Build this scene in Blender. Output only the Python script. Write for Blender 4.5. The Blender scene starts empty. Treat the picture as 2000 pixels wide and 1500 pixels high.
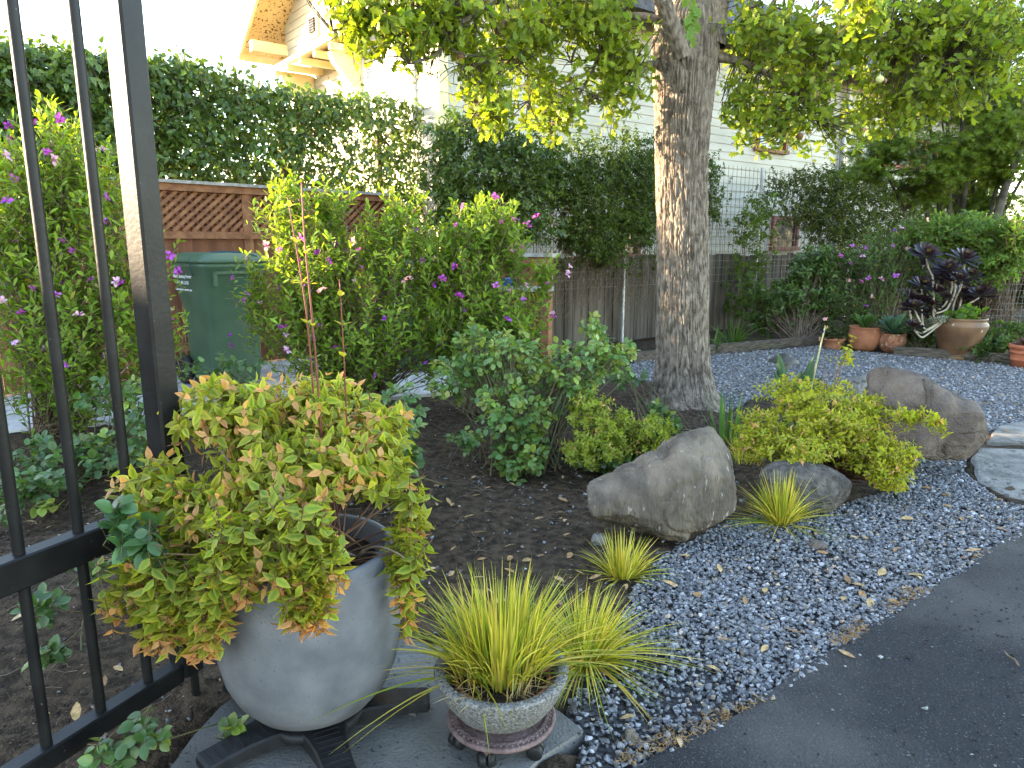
import bpy, bmesh, math, numpy as np
from mathutils import Vector, Matrix
rng = np.random.default_rng(11)
sc = bpy.context.scene
COL = sc.collection
# ------------------------------------------------------------------ camera, sky, sun, exposure
f, PITCH, H = 1388.0, math.radians(11.2), 1.3
cam = bpy.data.cameras.new('camera'); camo = bpy.data.objects.new('camera', cam); COL.objects.link(camo)
cam.sensor_width = 36; cam.lens = 36 * f / 2000; cam.clip_start = .02; cam.clip_end = 600
camo.location = (0, 0, H); camo.rotation_euler = (math.pi / 2 - PITCH, 0, 0)
sc.camera = camo
SUN_EL, SUN_DIR = math.radians(14), (-.998, .05)          # where the sun stands
w = bpy.data.worlds.new('World'); sc.world = w; w.use_nodes = True
wn = w.node_tree; bg = wn.nodes['Background']
sky = wn.nodes.new('ShaderNodeTexSky'); sky.sky_type = 'NISHITA'; sky.sun_disc = False
sky.sun_elevation = SUN_EL; sky.sun_rotation = math.atan2(SUN_DIR[0], SUN_DIR[1])
sky.air_density = 1.0; sky.dust_density = .3; sky.ozone_density = 1.6
wn.links.new(sky.outputs[0], bg.inputs[0]); bg.inputs[1].default_value = .15
sl = bpy.data.lights.new('sun', 'SUN'); sl.energy = 3.4; sl.angle = math.radians(.6); sl.color = (1, .86, .66)
so = bpy.data.objects.new('sun', sl); COL.objects.link(so)
_d = Vector((-SUN_DIR[0] * math.cos(SUN_EL), -SUN_DIR[1] * math.cos(SUN_EL), -math.sin(SUN_EL)))
so.rotation_euler = _d.to_track_quat('-Z', 'Y').to_euler(); so.location = (-20, 0, 12)
vs = sc.view_settings; vs.view_transform = 'Standard'; vs.look = 'None'; vs.gamma = 1; vs.use_curve_mapping = False
vs.exposure = 3.5
vs.use_white_balance = True; vs.white_balance_temperature = 7700; vs.white_balance_tint = 14
sc.render.engine = 'CYCLES'
sc.cycles.use_denoising = True
sc.cycles.max_bounces = 5; sc.cycles.transparent_max_bounces = 8
sc.cycles.sample_clamp_indirect = 6
# ------------------------------------------------------------------ pixel helpers (photo is 2000 x 1500)
FW = np.array([0, math.cos(PITCH), -math.sin(PITCH)]); UP = np.array([0, math.sin(PITCH), math.cos(PITCH)])
RT = np.array([1., 0, 0]); CAM = np.array([0, 0, H])
def ray(px, py):
    px = np.asarray(px, float); py = np.asarray(py, float)
    return RT * ((px - 1000) / f)[..., None] + UP * ((750 - py) / f)[..., None] + FW
def gp(px, py, z=0.):
    r = ray(px, py); return CAM + r * ((z - H) / r[..., 2])[..., None]
def at(px, py, Y):
    r = ray(px, py); return CAM + r * (np.asarray(Y) / r[..., 1])[..., None]
def hit(px, py, P0, n):
    r = ray(px, py); n = np.asarray(n, float)
    return CAM + r * (np.dot(np.asarray(P0) - CAM, n) / (r @ n))[..., None]
def mpp(p): return float((np.asarray(p) - CAM) @ FW) / f
def inpoly(P, poly):
    x, y = P[:, 0], P[:, 1]; r = np.zeros(len(P), bool); n = len(poly); j = n - 1
    for i in range(n):
        xi, yi = poly[i][:2]; xj, yj = poly[j][:2]
        c = ((yi > y) != (yj > y)) & (x < (xj - xi) * (y - yi) / (yj - yi + 1e-12) + xi)
        r ^= c; j = i
    return r
def sample_poly(poly, n):
    poly = np.asarray(poly, float); lo, hi = poly[:, :2].min(0), poly[:, :2].max(0); out = np.zeros((0, 2))
    while len(out) < n:
        q = lo + rng.random((n * 2, 2)) * (hi - lo); out = np.vstack([out, q[inpoly(q, poly)]])
    return out[:n]
def norm(v): v = np.asarray(v, float); return v / (np.linalg.norm(v, axis=-1, keepdims=True) + 1e-9)
def _h(i, j, k, s):
    n = (i * 374761393 + j * 668265263 + k * 2147483647 + s * 1274126177) & 0xffffffff
    n = ((n ^ (n >> 13)) * 1274126177) & 0xffffffff
    return ((n ^ (n >> 16)) & 0xffff) / 65535.
def vnoise(P, s=0):
    P = np.asarray(P, float); I = np.floor(P).astype(np.int64); F_ = P - I; F_ = F_ * F_ * (3 - 2 * F_); r = 0
    for a in (0, 1):
        for b in (0, 1):
            for c in (0, 1):
                wgt = (F_[:, 0] if a else 1 - F_[:, 0]) * (F_[:, 1] if b else 1 - F_[:, 1]) * (F_[:, 2] if c else 1 - F_[:, 2])
                r = r + wgt * _h(I[:, 0] + a, I[:, 1] + b, I[:, 2] + c, s)
    return r * 2 - 1
def fbm(P, o=4, s=0): return sum(vnoise(np.asarray(P) * 2 ** k + 7.3 * k, s + k) / 2 ** k for k in range(o))
# ------------------------------------------------------------------ materials
def mat(name, c1, c2=None, scale=8, rough=.7, spec=.4, metal=0, bump=0, bscale=40, stretch=(1, 1, 1), c3=None, s3=60, t3=.62, lo=.38, hi=.62, coat=0):
    m = bpy.data.materials.new(name); m.use_nodes = True; nt = m.node_tree; N = nt.nodes; L = nt.links
    p = N['Principled BSDF']; p.inputs['Roughness'].default_value = rough; p.inputs['Metallic'].default_value = metal
    p.inputs['Specular IOR Level'].default_value = spec; p.inputs['Coat Weight'].default_value = coat
    p.inputs['Base Color'].default_value = (*c1, 1)
    g = N.new('ShaderNodeNewGeometry'); mp = N.new('ShaderNodeMapping'); mp.inputs['Scale'].default_value = stretch
    L.new(g.outputs['Position'], mp.inputs[0])
    out = None
    if c2:
        t = N.new('ShaderNodeTexNoise'); t.inputs['Scale'].default_value = scale; t.inputs['Detail'].default_value = 4
        L.new(mp.outputs[0], t.inputs['Vector'])
        r = N.new('ShaderNodeValToRGB'); r.color_ramp.elements[0].position = lo; r.color_ramp.elements[1].position = hi
        r.color_ramp.elements[0].color = (*c1, 1); r.color_ramp.elements[1].color = (*c2, 1)
        L.new(t.outputs[0], r.inputs[0]); out = r.outputs[0]
        if c3:
            t2 = N.new('ShaderNodeTexNoise'); t2.inputs['Scale'].default_value = s3; t2.inputs['Detail'].default_value = 2
            L.new(mp.outputs[0], t2.inputs['Vector'])
            r2 = N.new('ShaderNodeValToRGB'); r2.color_ramp.elements[0].position = t3; r2.color_ramp.elements[1].position = t3 + .05
            L.new(t2.outputs[0], r2.inputs[0])
            mx = N.new('ShaderNodeMixRGB'); L.new(r2.outputs[0], mx.inputs[0]); L.new(out, mx.inputs[1]); mx.inputs[2].default_value = (*c3, 1)
            out = mx.outputs[0]
        L.new(out, p.inputs['Base Color'])
    if bump:
        t = N.new('ShaderNodeTexNoise'); t.inputs['Scale'].default_value = bscale; t.inputs['Detail'].default_value = 3
        L.new(mp.outputs[0], t.inputs['Vector'])
        b = N.new('ShaderNodeBump'); b.inputs['Strength'].default_value = bump; b.inputs['Distance'].default_value = .02
        L.new(t.outputs[0], b.inputs['Height']); L.new(b.outputs[0], p.inputs['Normal'])
    return m
def attr_mat(name, rough=.5, spec=.35, trans=0., nscale=0, bump=0):
    m = bpy.data.materials.new(name); m.use_nodes = True; nt = m.node_tree; N = nt.nodes; L = nt.links
    p = N['Principled BSDF']; p.inputs['Roughness'].default_value = rough; p.inputs['Specular IOR Level'].default_value = spec
    a = N.new('ShaderNodeAttribute'); a.attribute_name = 'Col'; col = a.outputs['Color']
    g = N.new('ShaderNodeNewGeometry')
    if nscale:
        t = N.new('ShaderNodeTexNoise'); t.inputs['Scale'].default_value = nscale; t.inputs['Detail'].default_value = 2
        L.new(g.outputs['Position'], t.inputs['Vector'])
        r = N.new('ShaderNodeMapRange'); r.inputs[1].default_value = .3; r.inputs[2].default_value = .7; r.inputs[3].default_value = .6; r.inputs[4].default_value = 1.35
        L.new(t.outputs[0], r.inputs[0])
        mx = N.new('ShaderNodeVectorMath'); mx.operation = 'SCALE'; L.new(col, mx.inputs[0]); L.new(r.outputs[0], mx.inputs['Scale']); col = mx.outputs[0]
        if bump:
            b = N.new('ShaderNodeBump'); b.inputs['Strength'].default_value = bump; b.inputs['Distance'].default_value = .01
            L.new(t.outputs[0], b.inputs['Height']); L.new(b.outputs[0], p.inputs['Normal'])
    L.new(col, p.inputs['Base Color'])
    if trans:
        tr = N.new('ShaderNodeBsdfTranslucent')
        hs = N.new('ShaderNodeVectorMath'); hs.operation = 'MULTIPLY'; L.new(col, hs.inputs[0]); hs.inputs[1].default_value = (1.55, 1.5, .7)
        L.new(hs.outputs[0], tr.inputs[0])
        ms = N.new('ShaderNodeMixShader'); ms.inputs[0].default_value = trans
        L.new(p.outputs[0], ms.inputs[1]); L.new(tr.outputs[0], ms.inputs[2]); L.new(ms.outputs[0], N['Material Output'].inputs[0])
    return m
LEAF = attr_mat('leaf', .5, .3, .48)
GLOSSY = attr_mat('waxy_leaf', .36, .45, .3)
PETAL = attr_mat('petal', .6, .2, .4)
DRY = attr_mat('dry_leaf', .7, .2, .15, 60)
STONE = attr_mat('stone_chip', .75, .3, 0, 160, .3)
TWIG = mat('twig_bark', (.10, .065, .04), (.19, .14, .10), 30, .85)
# ------------------------------------------------------------------ object helpers
ORG = {}
def setp(o, label=None, cat=None, group=None, kind=None):
    if label: o['label'] = label
    if cat: o['category'] = cat
    if group: o['group'] = group
    if kind: o['kind'] = kind
    return o
def thing(name, label, cat, loc, group=None):
    o = bpy.data.objects.new(name, None); COL.objects.link(o); o.location = [float(x) for x in loc]; o.empty_display_size = .1
    ORG[o] = np.array(loc, float); return setp(o, label, cat, group)
def make_mesh(name, V, F, m, smooth=False, col=None):
    me = bpy.data.meshes.new(name); V = np.asarray(V, np.float32)
    if isinstance(F, np.ndarray):
        k = F.shape[1]; me.vertices.add(len(V)); me.vertices.foreach_set('co', V.ravel())
        me.loops.add(F.size); me.loops.foreach_set('vertex_index', F.ravel().astype(np.int32))
        me.polygons.add(len(F)); me.polygons.foreach_set('loop_start', np.arange(0, F.size, k, dtype=np.int32))
        me.update(calc_edges=True)
    else:
        me.from_pydata(V.tolist(), [], F); me.update()
    if smooth: me.polygons.foreach_set('use_smooth', np.ones(len(me.polygons), bool))
    if col is not None:
        a = me.color_attributes.new('Col', 'FLOAT_COLOR', 'POINT')
        a.data.foreach_set('color', np.hstack([col, np.ones((len(col), 1))]).astype(np.float32).ravel())
    if m: me.materials.append(m)
    return me
def mk(name, V, F, m, parent=None, smooth=False, col=None, kind=None, org=None, label=None, cat=None, group=None):
    V = np.asarray(V, float)
    if parent is not None: o0 = ORG[parent]
    elif org is not None: o0 = np.array(org, float)
    else: o0 = np.array([V[:, 0].mean(), V[:, 1].mean(), V[:, 2].min()])
    ob = bpy.data.objects.new(name, make_mesh(name, V - o0, F, m, smooth, col)); COL.objects.link(ob)
    if parent is not None: ob.parent = parent
    else: ob.location = o0
    ORG[ob] = o0
    return setp(ob, label, cat, group, kind)
def inst(name, me, parent, M):                       # an object sharing mesh data, world matrix M
    ob = bpy.data.objects.new(name, me); COL.objects.link(ob); M = M.copy()
    if parent is not None:
        ob.parent = parent; M.translation = M.translation - Vector(ORG[parent])
    ob.matrix_basis = M
    return ob
class MB:
    def __init__(s): s.v = []; s.f = []
    def add(s, V, F):
        o = len(s.v); s.v += [tuple(map(float, p)) for p in V]; s.f += [tuple(int(i) + o for i in q) for q in F]; return s
    def box(s, c, size, X=(1, 0, 0), Y=(0, 1, 0), Z=(0, 0, 1)):
        c, X, Y, Z = map(np.asarray, (c, X, Y, Z)); V = []
        for k in (-.5, .5):
            for j in (-.5, .5):
                for i in (-.5, .5): V.append(c + X * size[0] * i + Y * size[1] * j + Z * size[2] * k)
        return s.add(V, [(0, 2, 3, 1), (4, 5, 7, 6), (0, 1, 5, 4), (2, 6, 7, 3), (0, 4, 6, 2), (1, 3, 7, 5)])
    def tube(s, P, r, n=6, cap=True):
        P = np.asarray(P, float); r = np.broadcast_to(r, len(P)); T = norm(np.gradient(P, axis=0)); V = []
        a = np.array([0, 0, 1.]) if abs(T[0][2]) < .9 else np.array([1., 0, 0]); x = norm(np.cross(T[0], a))
        for p, t, rr in zip(P, T, r):
            x = norm(x - t * (x @ t)); y = np.cross(t, x)
            V += [p + rr * (x * math.cos(q) + y * math.sin(q)) for q in np.arange(n) * 2 * math.pi / n]
        F = [(i * n + j, i * n + (j + 1) % n, (i + 1) * n + (j + 1) % n, (i + 1) * n + j) for i in range(len(P) - 1) for j in range(n)]
        if cap: F += [tuple(range(n))[::-1], tuple(range((len(P) - 1) * n, len(P) * n))]
        return s.add(V, F)
    def lathe(s, prof, c, n=48):
        V = [(c[0] + r * math.cos(q), c[1] + r * math.sin(q), c[2] + z) for r, z in prof for q in np.arange(n) * 2 * math.pi / n]
        F = [(i * n + j, i * n + (j + 1) % n, (i + 1) * n + (j + 1) % n, (i + 1) * n + j) for i in range(len(prof) - 1) for j in range(n)]
        return s.add(V, F)
    def prism(s, pts, d):                              # polygon pts (3D) extruded by vector d
        pts = [np.asarray(p, float) for p in pts]; n = len(pts)
        return s.add(pts + [p + np.asarray(d) for p in pts], [tuple(range(n))[::-1], tuple(range(n, 2 * n))] + [(i, (i + 1) % n, n + (i + 1) % n, n + i) for i in range(n)])
    def build(s, name, m, parent=None, smooth=False, **k): return mk(name, s.v, s.f, m, parent, smooth, **k)
def bez(a, b, c, n=7):
    t = np.linspace(0, 1, n)[:, None]; return (1 - t) ** 2 * np.asarray(a) + 2 * t * (1 - t) * np.asarray(b) + t * t * np.asarray(c)
# ------------------------------------------------------------------ leaves
def T_leaf(wd=.45, fold=.12, curl=.12, rows=((.28, .8), (.62, .85)), base=0):
    V = [(0, 0, 0)]; W = [.3]
    for y, k in rows:
        z = -curl * y * y
        V += [(-wd * .5 * k, y, z + fold * wd * k), (0, y, z), (wd * .5 * k, y, z + fold * wd * k)]; W += [1, 0, 1]
    V.append((0, 1, -curl)); W.append(1)
    F = [(0, 2, 1), (0, 3, 2)]; n = len(rows)
    for i in range(n - 1):
        a = 1 + 3 * i; b = a + 3
        F += [(a, a + 1, b + 1), (a, b + 1, b), (a + 1, a + 2, b + 2), (a + 1, b + 2, b + 1)]
    a = 1 + 3 * (n - 1); t = len(V) - 1; F += [(a, a + 1, t), (a + 1, a + 2, t)]
    return np.array(V), np.array(F), np.array(W, float)
ABELIA = T_leaf(.5, .15, .18, ((.3, .95), (.62, .74)))
POLY = T_leaf(.34, .1, .1, ((.35, .75), (.7, 1.)))
ROSE = T_leaf(.74, .12, .14, ((.1, .5), (.32, .93), (.6, .96), (.84, .58)))
IVY = T_leaf(.55, .12, .22, ((.25, .9), (.6, .75)))
SMALL = T_leaf(.4, .1, .1, ((.45, 1.),))
def T_oak():
    ys = [0, .14, .26, .36, .48, .58, .72, .82, 1.]; ws = [.02, .10, .2, .11, .30, .15, .33, .17, .05]; V = []; W = []
    for y, x in zip(ys, ws):
        z = -.18 * y * y; V += [(-x, y, z + .14 * x), (0, y - .03, z), (x, y, z + .14 * x)]; W += [.8, .2, .8]
    F = []
    for i in range(len(ys) - 1):
        a = 3 * i; b = a + 3; F += [(a, a + 1, b + 1), (a, b + 1, b), (a + 1, a + 2, b + 2), (a + 1, b + 2, b + 1)]
    return np.array(V), np.array(F), np.array(W)
OAK = T_oak()
def T_palm():
    V = [(0, 0, 0)]; F = []; W = [0]
    for a, l in ((-75, .55), (-38, .85), (0, 1), (38, .85), (75, .55)):
        c, s_ = math.cos(math.radians(a)), math.sin(math.radians(a)); i = len(V)
        for y, x in ((.5 * l, -.1), (l, 0), (.5 * l, .1)): V.append((s_ * y + c * x, c * y - s_ * x, -.15 * y * y)); W.append(1)
        F += [(0, i + 1, i), (0, i + 2, i + 1)]
    return np.array(V), np.array(F), np.array(W, float)
PALM = T_palm()
def cloud(name, tpl, pos, d, n, size, c0, c1, m=LEAF, parent=None, parts=0, part='leaf', kind='stuff', **kw):
    TV, TF, TW = tpl; N = len(pos); d = norm(d); x = norm(np.cross(d, n)); z = np.cross(x, d); size = np.broadcast_to(size, N)
    c0 = np.broadcast_to(c0, (N, 3)); c1 = np.broadcast_to(c1, (N, 3))
    if parts:
        sc_ = size / np.linalg.norm(pos - CAM, axis=1) * (.45 + np.abs((norm(pos - CAM) * z).sum(1)))
        px = (pos - CAM) @ RT / ((pos - CAM) @ FW) * f; py = (pos - CAM) @ UP / ((pos - CAM) @ FW) * f
        sc_ = np.where((abs(px) < 990) & (abs(py) < 740), sc_, 0)
        cell = (np.floor(px / 9) * 5000 + np.floor(py / 9)).astype(int); dist = np.linalg.norm(pos - CAM, axis=1)
        order = np.argsort(dist); front = np.zeros(N, bool); front[order[np.unique(cell[order], return_index=True)[1]]] = True
        sc_ = sc_ * np.where(front, 1, .05)
        pick = np.argsort(-sc_)[:parts]; keep = np.ones(N, bool); keep[pick] = False
        kv = pick[rng.permutation(len(pick))[:min(10, len(pick))]]; meshes = []
        for q in kv:
            cc = c0[q] * (1 - TW[:, None]) + c1[q] * TW[:, None]; meshes.append(make_mesh(part, TV, TF, m, True, cc))
        for q in pick:
            b = np.argmin(((c0[kv] - c0[q]) ** 2).sum(1) + ((c1[kv] - c1[q]) ** 2).sum(1) + rng.random(len(kv)) * .0004)
            M = Matrix.Identity(4); s_ = size[q]
            for r_ in range(3): M[r_][0] = x[q][r_] * s_; M[r_][1] = d[q][r_] * s_; M[r_][2] = z[q][r_] * s_; M[r_][3] = pos[q][r_]
            inst(part, meshes[b], parent, M)
        pos, d, x, z, size, c0, c1 = (a[keep] for a in (pos, d, x, z, size, c0, c1)); N = len(pos)
        if N == 0: return None
    V = pos[:, None] + size[:, None, None] * (x[:, None] * TV[None, :, :1] + d[:, None] * TV[None, :, 1:2] + z[:, None] * TV[None, :, 2:])
    C = c0[:, None] * (1 - TW[None, :, None]) + c1[:, None] * TW[None, :, None]
    F = TF[None] + (np.arange(N) * len(TV))[:, None, None]
    return mk(name, V.reshape(-1, 3), F.reshape(-1, 3), m, parent, True, C.reshape(-1, 3), kind=kind, **kw)
def tubes(segs, r0, r1, n=3):
    """many thin stems: segs (N,K,3) -> V,F"""
    S = np.asarray(segs); N, K, _ = S.shape; T = norm(np.gradient(S, axis=1))
    a = np.tile(np.array([.3, .2, 1.]), (N, K, 1)); x = norm(np.cross(T, a)); y = np.cross(T, x)
    r0 = np.broadcast_to(r0, N); r1 = np.broadcast_to(r1, N); t = np.linspace(0, 1, K)
    r = r0[:, None] * (1 - t) + r1[:, None] * t
    V = np.stack([S + r[..., None] * (x * math.cos(q) + y * math.sin(q)) for q in np.arange(n) * 2 * math.pi / n], 2)
    b = np.arange(N * K * n).reshape(N, K, n); A = b[:, :-1]; B = b[:, 1:]
    F = np.stack([A, np.roll(A, -1, 2), np.roll(B, -1, 2), B], -1).reshape(-1, 4)
    return V.reshape(-1, 3), F
def blob_pts(blobs, n, surf=.35):
    wts = np.array([b[3] * b[4] * (b[6] if len(b) > 6 else 1) for b in blobs], float); k = rng.choice(len(blobs), n, p=wts / wts.sum())
    C = np.array([at(b[0], b[1], b[2]) for b in blobs]); R_ = np.array([(b[3] * mpp(c), b[5], b[4] * mpp(c)) for b, c in zip(blobs, C)])
    u = norm(rng.normal(size=(n, 3))); rr = (surf + (1 - surf) * rng.random(n)) ** .6
    off = u * rr[:, None] * R_[k]
    return C[k] + off, norm(u * R_[k])
def shoots(tips, dirs, length, droop=.0, K=6):
    """polylines ending at tips, heading along dirs"""
    L_ = np.broadcast_to(length, len(tips)); t = np.linspace(0, 1, K)
    P = tips[:, None] - dirs[:, None] * (L_[:, None] * (1 - t))[..., None]
    P = P + np.array([0, 0, -1.]) * (droop * L_[:, None] * (t ** 2 - 1))[..., None]
    return P
def leaves_on(S, per, t0=.1, spiral=False, spread=(1., .45), jit=.25, whorl=2):
    """leaf origins along shoots: returns pos, dir, normal, t"""
    N, K, _ = S.shape; out = []
    for j in range(per):
        t = t0 + (1 - t0) * (j + .5) / per
        tt = np.clip(t + rng.normal(0, .01, N), 0, .999) * (K - 1); i = tt.astype(int); fr = (tt - i)[:, None]; idx = np.arange(N)
        p = S[idx, i] * (1 - fr) + S[idx, i + 1] * fr; ax = norm(S[idx, i + 1] - S[idx, i])
        a = norm(np.cross(ax, [.31, .12, .9])); b = np.cross(ax, a)
        ph = j * (2.4 if spiral else math.pi / 2) + idx * 1.7
        for wq in range(1 if spiral else whorl):
            q = ph + wq * 2 * math.pi / whorl + rng.normal(0, .25, N)
            rad = a * np.cos(q)[:, None] + b * np.sin(q)[:, None]
            sp = spread[0] * (1 - t) + spread[1] * t
            d = norm(rad * sp + ax * (1.15 - sp * .7) + rng.normal(0, jit, (N, 3)))
            out.append((p, d, norm(ax - rad * .35 + rng.normal(0, jit, (N, 3)) + [0, 0, .25]), np.full(N, t)))
    return [np.concatenate(z) for z in zip(*out)]
def lerp(a, b, t): t = np.asarray(t)[:, None]; return np.asarray(a) * (1 - t) + np.asarray(b) * t
def vary(c, s=.22):
    k = 1 + rng.normal(0, s, (len(c), 1)); return np.clip(c * k * (1 + rng.normal(0, .06, c.shape)), .004, .9)
def stems_from(base, S, parent, r=.006, frac=.5, mat_=TWIG, sh=.0018, name='stem', spread=.06):
    V, F = tubes(S, sh, sh * .6); k = rng.random(len(S)) < frac; E_ = S[k][:, 0]; n = len(E_)
    o = np.asarray(base) + np.c_[rng.normal(0, spread, (n, 2)), np.zeros(n)]
    mid = o * .45 + E_ * .55; mid[:, :2] = o[:, :2] * .6 + E_[:, :2] * .4 + rng.normal(0, .03, (n, 2))
    t = np.linspace(0, 1, 7)[None, :, None]
    B = (1 - t) ** 2 * o[:, None] + 2 * t * (1 - t) * mid[:, None] + t * t * E_[:, None]
    V2, F2 = tubes(B, r, sh, 4); 
    return mk(name, np.vstack([V2, V]), [tuple(q) for q in F2.tolist()] + [tuple(q) for q in (F + len(V2)).tolist()], mat_, parent, True, kind='stuff')
exec_after = []
# ------------------------------------------------------------------ ground
SOIL = mat('dark_soil', (.028, .019, .012), (.08, .054, .034), 22, .95, .15, bump=.9, bscale=90, c3=(.12, .095, .07), s3=140, t3=.66)
ASPH = mat('asphalt', (.032, .032, .035), (.085, .08, .074), 1.9, .95, .15, bump=1, bscale=130, c3=(.125, .122, .118), s3=170, t3=.64, lo=.44, hi=.72)
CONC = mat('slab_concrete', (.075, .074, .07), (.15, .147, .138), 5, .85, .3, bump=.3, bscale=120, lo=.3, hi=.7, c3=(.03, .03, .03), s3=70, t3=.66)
PALE = mat('path_concrete', (.34, .34, .33), (.5, .5, .48), 5, .85, .3, bump=.3, bscale=70, c3=(.2, .19, .17), s3=30, t3=.64)
GRAVB = mat('gravel_base', (.02, .017, .015), (.09, .09, .095), 60, .95, .2, bump=1, bscale=120)
FARG = mat('far_gravel', (.06, .06, .062), (.25, .25, .255), 70, .9, .25, bump=1, bscale=75, lo=.35, hi=.68)
mk('ground', [(-150, -60, -.06), (150, -60, -.06), (150, 260, -.06), (-150, 260, -.06)], [(0, 1, 2, 3)], SOIL, kind='structure')
def ground_poly(px): return [gp(x, y)[:2] for x, y in px]
drive = ground_poly([(1215, 1512), (1330, 1462), (1440, 1405), (1560, 1330), (1640, 1278), (1700, 1230), (1790, 1176), (1860, 1130), (1930, 1084), (2000, 1038), (2120, 985)]) + [(9, 6.6), (14, 6), (14, -6), (-1.2, -6), (-.9, .9), (-.2, 1.3)]
near_gravel = ground_poly([(1120, 1515), (1138, 1440), (1105, 1390), (1150, 1300), (1215, 1200), (1250, 1130), (1300, 1085), (1400, 1030), (1470, 1010), (1560, 1015), (1650, 985), (1780, 950), (1880, 925), (1905, 945), (1960, 985), (2100, 1000), (2160, 975), (2040, 1025), (1935, 1090), (1865, 1136), (1795, 1182), (1705, 1236), (1645, 1284), (1565, 1336), (1445, 1411), (1335, 1468), (1220, 1518)])
court = ground_poly([(1225, 712), (1300, 700), (1390, 694), (1600, 676), (1640, 684), (1960, 712), (2100, 722), (2500, 742), (2600, 860), (2000, 822), (1900, 850), (1880, 930), (1780, 950), (1740, 880), (1640, 800), (1480, 775), (1420, 800), (1390, 770), (1240, 740)])
slab = ground_poly([(330, 1520), (385, 1450), (430, 1395), (560, 1300), (700, 1268), (790, 1252), (870, 1280), (1090, 1405), (1136, 1442), (1060, 1492), (1030, 1520)]) + [(.0, 1.0), (-.9, 1.0)]
FA, FB = gp(200, 343, 1.9), gp(755, 378, 1.9); FA[2] = FB[2] = 0; FD = norm(FB - FA); FN = np.array([FD[1], -FD[0], 0])
pA, pB = gp(0, 850), gp(840, 775); pD = norm(pB - pA)
path = [(pA - pD * 3)[:2], (pB + pD * .5)[:2], (.25, 7.05), (-.6, 7.7), (FB + FN * .12)[:2], (FA - FD * 3 + FN * .12)[:2]]
# garden bed soil: lumpy sheet that dips under the hard surfaces
gx, gy = np.meshgrid(np.arange(-6.5, 6.2, .045), np.arange(.4, 9.6, .045)); P2 = np.c_[gx.ravel(), gy.ravel()]
hz = .018 * fbm(np.c_[P2 * 2.2, np.zeros(len(P2))], 3, 1) + .012 * fbm(np.c_[P2 * 14, np.zeros(len(P2))], 3, 5)
for pl in (drive, near_gravel, court, slab, path): hz = np.where(inpoly(P2, pl), -.045, hz)
n1, n0 = gx.shape; ii = np.arange(n1 * n0).reshape(n1, n0)
mk('garden_bed_soil', np.c_[P2, hz], np.stack([ii[:-1, :-1], ii[:-1, 1:], ii[1:, 1:], ii[1:, :-1]], -1).reshape(-1, 4), SOIL, smooth=True, kind='structure')
def sheet(name, poly, z, m, th=.05):
    b = MB(); n = len(poly); b.prism([(p[0], p[1], z) for p in poly], (0, 0, -th)); return b.build(name, m, kind='structure')
def wobble(poly, amp, step=.04, k=0):
    out = []; n = len(poly)
    for i in range(n):
        a, b_ = np.array(poly[i]), np.array(poly[(i + 1) % n]); m_ = max(1, int(np.linalg.norm(b_ - a) / step)) if np.linalg.norm(b_ - a) < 4 else 1
        for j in range(m_): out.append(a + (b_ - a) * j / m_)
    out = np.array(out); return out + amp * np.c_[fbm(np.c_[out * 6, np.zeros(len(out))], 3, k), fbm(np.c_[out * 6, np.ones(len(out)) * 9], 3, k + 9)]
sheet('driveway', wobble(drive, .02), .016, ASPH)
sheet('gravel_strip', near_gravel, -.002, GRAVB, .04)
sheet('gravel_courtyard', court, -.001, FARG, .04)
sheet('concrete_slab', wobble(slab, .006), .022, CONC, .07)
sheet('path', path, .03, PALE, .08)
# crushed stone
def chips(k=14, seed=3):
    r = np.random.default_rng(seed); out = []
    for _ in range(k):
        bm = bmesh.new(); q = norm(r.normal(size=(9, 3))) * r.uniform(.75, 1, (9, 1)) * np.array([1, r.uniform(.65, .95), r.uniform(.5, .75)])
        vs_ = [bm.verts.new(p) for p in q]; res = bmesh.ops.convex_hull(bm, input=vs_)
        bmesh.ops.delete(bm, geom=[g for g in res['geom_interior'] if isinstance(g, bmesh.types.BMVert)], context='VERTS')
        bmesh.ops.triangulate(bm, faces=bm.faces[:]); bm.verts.index_update()
        out.append((np.array([v.co[:] for v in bm.verts]), np.array([[v.index for v in fc.verts] for fc in bm.faces]))); bm.free()
    return out
CHIPS = chips()
def scatter(name, P, size, cols, m=STONE, tpl=CHIPS, kind='stuff', squash=1., **kw):
    VV, FF, CC = [], [], []; o = 0; which = rng.integers(0, len(tpl), len(P)); size = np.broadcast_to(size, len(P))
    for k, (tv, tf) in enumerate(tpl):
        s_ = which == k; n = s_.sum()
        if n == 0: continue
        a = rng.random(n) * 2 * math.pi; ca, sa = np.cos(a), np.sin(a); tl = rng.normal(0, .3, (n, 2))
        X = np.c_[ca, sa, tl[:, 0]]; Y = np.c_[-sa, ca, tl[:, 1]]; Z = norm(np.cross(X, Y)) * squash
        V = P[s_][:, None] + size[s_][:, None, None] * (X[:, None] * tv[None, :, :1] + Y[:, None] * tv[None, :, 1:2] + Z[:, None] * tv[None, :, 2:])
        VV.append(V.reshape(-1, 3)); FF.append((tf[None] + (np.arange(n) * len(tv))[:, None, None]).reshape(-1, 3) + o); o += n * len(tv)
        CC.append(np.repeat(cols[s_], len(tv), 0))
    return mk(name, np.vstack(VV), np.vstack(FF), m, None, False, np.vstack(CC), kind=kind, **kw)
def stone_cols(n):
    b = rng.choice([.09, .135, .18, .24, .32], n, p=[.2, .33, .27, .14, .06])[:, None] * (1 + rng.normal(0, .15, (n, 1)))
    c = b * np.array([.97, .99, 1.04]); br = rng.random(n) < .06; c[br] = b[br] * np.array([1.5, 1.15, .85]); return np.clip(c, .015, .6)
q = sample_poly(near_gravel, 20500); zz = rng.random(len(q)) * .012 + .002
edge = fbm(np.c_[q * 3, np.zeros(len(q))], 3, 3)
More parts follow.
